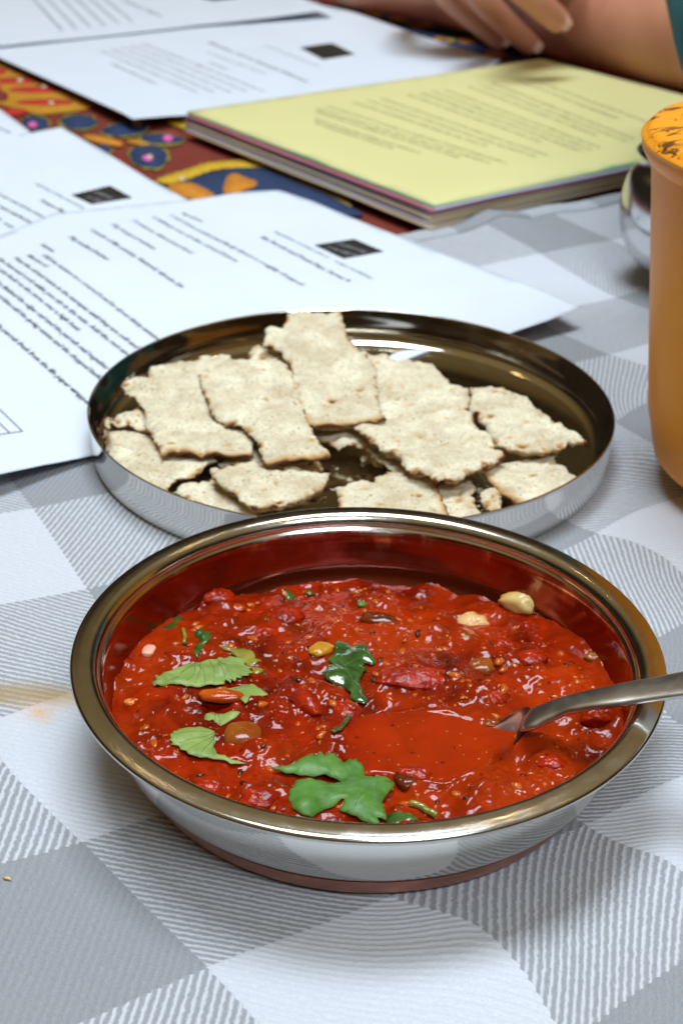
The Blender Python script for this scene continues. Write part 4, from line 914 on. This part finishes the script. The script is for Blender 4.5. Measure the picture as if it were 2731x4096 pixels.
cracker('right hand cracker leaning on the plate wall, with a brown blistered lower edge', [(205, 250), (290, 248), (400, 255), (520, 265), (640, 310), (700, 350), (760, 400), (820, 470), (900, 520), (1000, 600), (1100, 660), (1200, 710), (1290, 760), (1312, 790), (1230, 780), (1150, 800), (1100, 845), (1010, 855), (950, 855), (890, 885), (800, 872), (700, 870), (620, 860), (540, 830), (420, 800), (400, 740), (360, 690), (350, 640), (290, 600), (260, 540), (190, 480), (185, 430), (210, 350), (180, 310)], cA5, .0088, .05, .02, (), [(430, 305, .0012, .75), (520, 320, .0009, .75), (200, 290, .0010, .9), (190, 460, .0009, .7), (690, 830, .0020, .8), (850, 805, .0010, .4), (1050, 835, .0012, .75), (580, 480, .0012, .25), (1050, 650, .0007, .5), (440, 790, .0009, .7)], .0026)
cracker('large centre right cracker, torn all round, in front of the tall one', [(245, 605), (420, 588), (600, 565), (760, 545), (820, 560), (850, 620), (890, 650), (925, 665), (930, 710), (990, 760), (960, 782), (920, 800), (870, 822), (800, 840), (770, 868), (700, 865), (660, 878), (620, 852), (560, 830), (510, 820), (480, 770), (430, 745), (390, 722), (340, 690), (300, 660), (265, 630)], cC6, .0096, -.01, -.03, (), [(570, 672, .0014, .75), (620, 705, .0012, .35), (650, 770, .0011, .9), (455, 750, .0018, .55), (540, 825, .0011, .7), (825, 835, .0013, .75), (885, 800, .0010, 1.), (320, 680, .0008, .95), (825, 690, .0007, .4)], .0026)
# upper layer
cracker('toasted cracker scrap behind the left shoulder of the tall centre piece', [(100, 560), (115, 430), (200, 383), (270, 400), (400, 420), (440, 500), (450, 580), (250, 600)], cA2, .0105, .1, .1, (), [(140, 440, .0012, .8), (215, 400, .0009, .85), (400, 470, .0010, .6), (230, 500, .0008, .5)])
cracker('left hand cracker with a straight toasted front edge and a brown left tip', [(365, 345), (440, 320), (520, 270), (640, 258), (680, 185), (760, 175), (880, 150), (980, 120), (1090, 125), (1150, 105), (1190, 65), (1250, 60), (1320, 75), (1400, 50), (1480, 70), (1550, 200), (1600, 500), (1730, 800), (1725, 960), (1725, 1137), (1400, 1125), (1200, 1110), (1000, 1070), (770, 1103), (760, 1020), (710, 960), (665, 910), (690, 890), (640, 830), (590, 765), (612, 690), (580, 610), (540, 550), (470, 510), (400, 450)], cA1, .0095, .01, .03, (19, 20, 21, 22), [(400, 360, .0014, .85), (880, 1000, .0016, .6), (905, 890, .0010, .3), (1290, 900, .0014, .3), (1470, 1030, .0010, .45), (1020, 215, .0012, .25), (1120, 250, .0006, .6), (1100, 742, .0003, 1.), (1410, 915, .0004, 1.), (1325, 980, .0004, 1.), (860, 830, .0004, .8)])
cracker('second cracker from the left, overlapping its neighbour, with a dark blister', [(715, 480), (712, 435), (745, 400), (890, 345), (960, 338), (1060, 352), (1170, 345), (1240, 400), (1290, 560), (1310, 650), (1345, 740), (1370, 770), (1400, 830), (1455, 905), (1300, 918), (1100, 930), (1075, 910), (1040, 800), (1000, 760), (940, 720), (860, 695), (790, 665), (765, 600), (745, 540)], cC5, .0120, .02, .02, (13, 14), [(750, 455, .0018, .35), (720, 480, .0008, .6), (885, 705, .0020, 1.), (975, 740, .0014, .45), (1350, 815, .0014, .45), (1000, 640, .0006, .8), (1165, 550, .0005, 1.), (1215, 395, .0009, .8), (1020, 815, .0012, .7), (990, 690, .0004, 1.), (925, 430, .0003, .9), (1050, 500, .0008, .3)])
cracker('tall centre cracker rising to the back rim, with a straight toasted front edge', [(495, 100), (560, 75), (660, 65), (740, 85), (860, 85), (960, 60), (1000, 90), (1010, 150), (1035, 230), (1070, 330), (1160, 440), (1270, 520), (1340, 640), (1345, 860), (1375, 1000), (1440, 1130), (1200, 1150), (1000, 1170), (740, 1205), (660, 1180), (635, 1090), (650, 1040), (600, 960), (560, 800), (530, 660), (430, 480), (360, 430), (255, 375), (280, 300), (258, 235), (340, 220), (420, 245), (460, 215), (480, 150)], cA2, .0140, .0, .07, (15, 16, 17, 18, 19), [(800, 220, .0016, .25), (510, 640, .0009, .9), (915, 950, .0015, .95), (890, 1030, .0016, .3), (1180, 850, .0014, .8), (1150, 910, .0008, .6), (1360, 895, .0013, .9), (1385, 1030, .0010, .9), (1310, 1050, .0008, .5), (690, 640, .0009, .25), (1065, 310, .0006, .6), (660, 1080, .0008, .5)], .0020, .0006, clip=False)
# crumbs
CV, CF = [], []
for px, py, n_, spd in [(1452, 1842, 5, .003), (2330*1.0, 2085*.985, 16, .004), (1400, 1925, 10, .005), (1920, 1965, 8, .003), (1960, 2060, 18, .006), (560, 1860, 5, .003)]:
    p = at(px, py, .0012)[:2]
    for k in range(n_):
        s = .0002+.0005*rng.rand()**2; x, y = p+rng.randn(2)*spd*(k > 0)
        if np.hypot(x-PLATE[0], y-PLATE[1]) > .068: continue
        b0 = len(CV); 
        if k == 0: s = .0011
        for a in [(1, 0, 0), (0, 1, 0), (-1, 0, 0), (0, -1, 0), (0, 0, 1), (0, 0, -.6), (.7, .7, .5), (-.7, .5, .6)]: CV.append((x+s*(a[0]+.3*rng.randn()), y+s*(a[1]+.3*rng.randn()), .0013+s*max(a[2], -.4)))
        CF += [(b0+a, b0+b, b0+c) for a, b, c in ((0, 6, 4), (6, 1, 4), (1, 7, 4), (7, 2, 4), (2, 3, 4), (3, 0, 4), (0, 3, 5), (3, 2, 5), (2, 7, 5), (7, 1, 5), (1, 6, 5), (6, 0, 5))]
o = mesh('cracker_crumbs', CV, CF, M['bread'], attrs={'bake': np.full(len(CV), .05)}, smooth=False); tag(o, 'tiny pale cracker crumbs scattered on the floor of the steel plate', 'crumbs', kind='stuff')

# ------------------------------------------------------------------ orange pot and steel bowl on the right
t = NT('orange_glaze'); n1 = t.noise(22, 4); sxyz = t.n('ShaderNodeSeparateXYZ'); t.l(t.obj(), sxyz.inputs[0])
c = t.mix(t.ramp(n1, [(.3, 0.), (.7, 1.)]), (.84, .29, .010), (.90, .37, .022))
mp = t.n('ShaderNodeMapping'); mp.inputs['Scale'].default_value = (.8, 2.8, 4.5); mp.inputs['Rotation'].default_value = (0, 0, .25); t.l(t.obj(), mp.inputs[0])
scr = t.noise(75, 6, .7, vec=mp.outputs[0], dist=.8); wear = t.attr('wear')
ws = t.ramp(t.m_('ADD', scr, t.m_('MULTIPLY_ADD', wear, .30, -.30)), [(.52, 0.), (.575, 1.)])
c = t.mix(t.m_('MULTIPLY', ws, t.m_('MINIMUM', t.m_('MULTIPLY', wear, 1.6), .92)), c, (.07, .024, .008))
sc2 = t.noise(260, 5, .8); c = t.mix(t.ramp(sc2, [(.72, 0.), (.8, .35)]), c, (.16, .06, .02))
t.set(Base_Color=c, Roughness=t.m_('MULTIPLY_ADD', n1, .2, .38), IOR=1.4)
M['pot'] = t.m
POT = (.1350, .3829)
pot = empty('orange_pot', POT+(0,)); tag(pot, 'orange pot with a worn flared rim at the right edge of the photo', 'pot')
def lathe_w(name, prof, mat, parent, n=160):
    prof = curve_pts(prof, 6); o = lathe(name, [(p[0], p[1]) for p in prof], mat, parent, n)
    a_ = o.data.attributes.new('wear', 'FLOAT', 'POINT'); a_.data.foreach_set('value', np.tile(np.array([p[2] for p in prof], dtype=np.float32), n)); return o
lathe_w('pot_body', [(.0001, -.0010, 0), (.0220, -.0010, .5), (.0240, -.0010, .7), (.0303, .0002, .9), (.0368, .0028, .6), (.0430, .0080, .25), (.0474, .0165, .05), (.0495, .0297, 0), (.0510, .045, 0), (.0530, .065, 0), (.0550, .085, 0), (.0558, .0925, .0)], M['pot'], pot)
lathe_w('pot_rim', [(.0558, .0925, 0), (.0572, .0933, .25), (.0583, .0950, .35), (.0587, .0972, .55), (.0580, .0993, .9), (.0560, .1008, 1.), (.0530, .1014, .95), (.0490, .1017, .6), (.0430, .1019, .25), (.0350, .1020, .05), (.0200, .1021, 0), (.0001, .1021, 0)], M['pot'], pot)
SB = (.1375, .560)
sb = empty('small_steel_bowl', SB+(0,)); tag(sb, 'round bellied small steel bowl half hidden behind the orange pot', 'bowl')
lathe('bowl_wall', curve_pts([(.0001, -.0008), (.012, -.0008), (.0145, -.0002), (.0215, .0045), (.0282, .0120), (.0322, .0220), (.0326, .0310), (.0302, .0410), (.0270, .0465), (.0268, .0485), (.0284, .0502)], 6), M['steel_dull'], sb, 120)
lathe('bowl_interior', curve_pts([(.0284, .0502), (.0272, .0494), (.0260, .0475), (.0262, .0460), (.0292, .041), (.0314, .031), (.0310, .022), (.0250, .0125), (.0195, .0055), (.012, .0015), (.0001, .0010)], 4), M['steel_dull'], sb, 120)

# ------------------------------------------------------------------ person (forearm and hand resting at the far side)
t = NT('skin'); n1 = t.noise(30, 4); n2 = t.noise(400, 4)
t.set(Base_Color=t.mix(t.ramp(n1, [(.3, 0.), (.7, 1.)]), (.44, .175, .095), (.56, .25, .145)), Roughness=.48, Subsurface_Weight=.12, Subsurface_Scale=.004, Subsurface_Radius=(1, .35, .2))
t.bump(n2, .15, .0006); M['skin'] = t.m
M['nail'] = simple('nail', (.60, .33, .24), .32, 0, .08, 200)
M['teal'] = simple('teal_sleeve', (.010, .12, .13), .85, 0, .2, 300, .2)
def A(px, py, z): return tuple(at(px*D, py*D, z))
nodes = []; edges = []
def chain(pts, start=None):
    prev = start
    for p in pts:
        nodes.append(p); i = len(nodes)-1
        if prev is not None: edges.append((prev, i))
        prev = i
    return prev
# lower forearm from the elbow (right) to the wrist (far left) and its hand
shoulder = (1.05, 1.55, .40)
i0 = chain([(shoulder, .05), ((.80, 1.28, .22), .045), ((.56, 1.00, .075), .046), (A(1760, 125, .034), .035), (A(1600, 98, .033), .035), (A(1450, 62, .031), .034), (A(1330, 34, .029), .031), (A(1200, 8, .026), .028), (A(1080, -10, .023), .025), (A(960, -22, .021), .022), (A(880, -30, .020), .020)])
w1 = i0
chain([(A(820, -36, .020), .020), (A(760, -42, .016), .012), (A(720, -46, .012), .008)], w1)
# the other arm comes from the far side; its hand hangs over the forearm
i2 = chain([((.62, 1.62, .36), .045), ((.30, 1.50, .14), .034), ((.20, 1.27, .105), .026), ((.185, 1.15, .088), .022)], 0)
palm = chain([((.178, 1.09, .078), .020)], i2)
def finger(base, pts): return chain(pts, base)
f1 = finger(palm, [(A(1000, -45, .050), .0105), (A(1046, 6, .036), .0086), (A(1100, 52, .023), .0078), (A(1150, 93, .012), .0072), (A(1165, 105, .0090), .0058)])
f2 = finger(palm, [(A(1068, -50, .056), .0108), (A(1112, 5, .043), .0088), (A(1166, 58, .029), .0080), (A(1214, 100, .0165), .0074), (A(1231, 115, .0125), .0060)])
f3 = finger(palm, [(A(1160, -60, .070), .0105), (A(1212, -14, .060), .0088), (A(1252, 22, .051), .0080), (A(1282, 48, .044), .0075), (A(1292, 60, .041), .0062)])
f4 = finger(palm, [(A(1240, -110, .078), .0105), (A(1290, -84, .070), .009), (A(1330, -66, .062), .0076)])
th_ = finger(palm, [(A(950, -95, .062), .0115), (A(930, -60, .045), .0095), (A(940, -35, .034), .008)])
me = bpy.data.meshes.new('person'); me.from_pydata([p for p, r in nodes], edges, []); me.update()
person = bpy.data.objects.new('person', me); COL.objects.link(person); me.materials.append(M['skin'])
md = person.modifiers.new('skin', 'SKIN'); md.use_smooth_shade = True; sl = me.skin_vertices[0] if me.skin_vertices else None
if sl is None:
    bpy.context.view_layer.objects.active = person
    person.select_set(True); bpy.ops.mesh.customdata_skin_add(); sl = me.skin_vertices[0]
for i, (p, r) in enumerate(nodes): sl.data[i].radius = (r, r); sl.data[i].use_root = (i == 0)
ss = person.modifiers.new('sub', 'SUBSURF'); ss.levels = 2; ss.render_levels = 2
dg = bpy.context.evaluated_depsgraph_get(); dg.update(); m2 = bpy.data.meshes.new_from_object(person.evaluated_get(dg))
person.modifiers.clear(); person.data = m2
if not m2.materials: m2.materials.append(M['skin'])
m2.polygons.foreach_set('use_smooth', [True]*len(m2.polygons))
tag(person, 'person with a bare forearm on the far tabletop and the other hand over it', 'person')
def nail(tip, prev, r):
    t_ = (Vector(tip)-Vector(prev)).normalized(); c_ = Vector((0, 0, CAMH))-Vector(tip); n_ = (c_-t_*c_.dot(t_)).normalized()*.75+Vector((0, 0, 1))*.35; n_ = (n_-t_*n_.dot(t_)).normalized(); s = t_.cross(n_)
    V, Fs = [], []; nu, nv = 8, 8; c0 = Vector(tip)-t_*r*.75
    for i in range(nv+1):
        for j in range(nu+1):
            a = (j/nu-.5)*1.25; l = (i/nv-.5)*r*1.5; k = 1-.35*abs(i/nv-.5)**2*4*.5
            V.append(tuple(c0+t_*l+(n_*math.cos(a*k)+s*math.sin(a*k))*(r*1.06+.0002)))
    for i in range(nv):
        for j in range(nu): a = i*(nu+1)+j; Fs.append((a, a+1, a+nu+2, a+nu+1))
    mesh('fingernail', V, Fs, M['nail'], person)
for ft in (f1, f2, f3): nail(nodes[ft][0], nodes[ft-1][0], nodes[ft][1]*1.02)
# teal sleeve above the elbow
tube('sleeve', [A(1722, -170, .11), A(1732, -60, .105), A(1782, 50, .10), A(1860, 140, .095)], .036, M['teal'], person, 24)
sl_pts = curve_pts([(.585, 1.035, .095, .052), (.70, 1.165, .16, .056), (.85, 1.33, .25, .060), (1.06, 1.56, .41, .066)], 5)
tube('sleeve', [p[:3] for p in sl_pts], [p[3] for p in sl_pts], M['teal'], person, 24)

# stray crumb and lint on the cloth
for (px, py, l_, lb, nm) in [(28, 3495, .0017, 'pale stray crumb lying on the grey check at the lower left edge', 'crumb')]:
    p = at(px, py, 0); z0 = float(cloth_z(np.array([p[0]]), np.array([p[1]]))[0])
    o = tube(nm, [(p[0]-l_/2, p[1]+.0003, z0+.0002), (p[0]-l_/5, p[1], z0+.0004), (p[0]+l_/4, p[1]-.0001, z0+.0004), (p[0]+l_/2, p[1]-.0004, z0+.0002)], [.0001, .0003, .00032, .0001], M['garlic'])
    tag(o, lb, 'crumb')
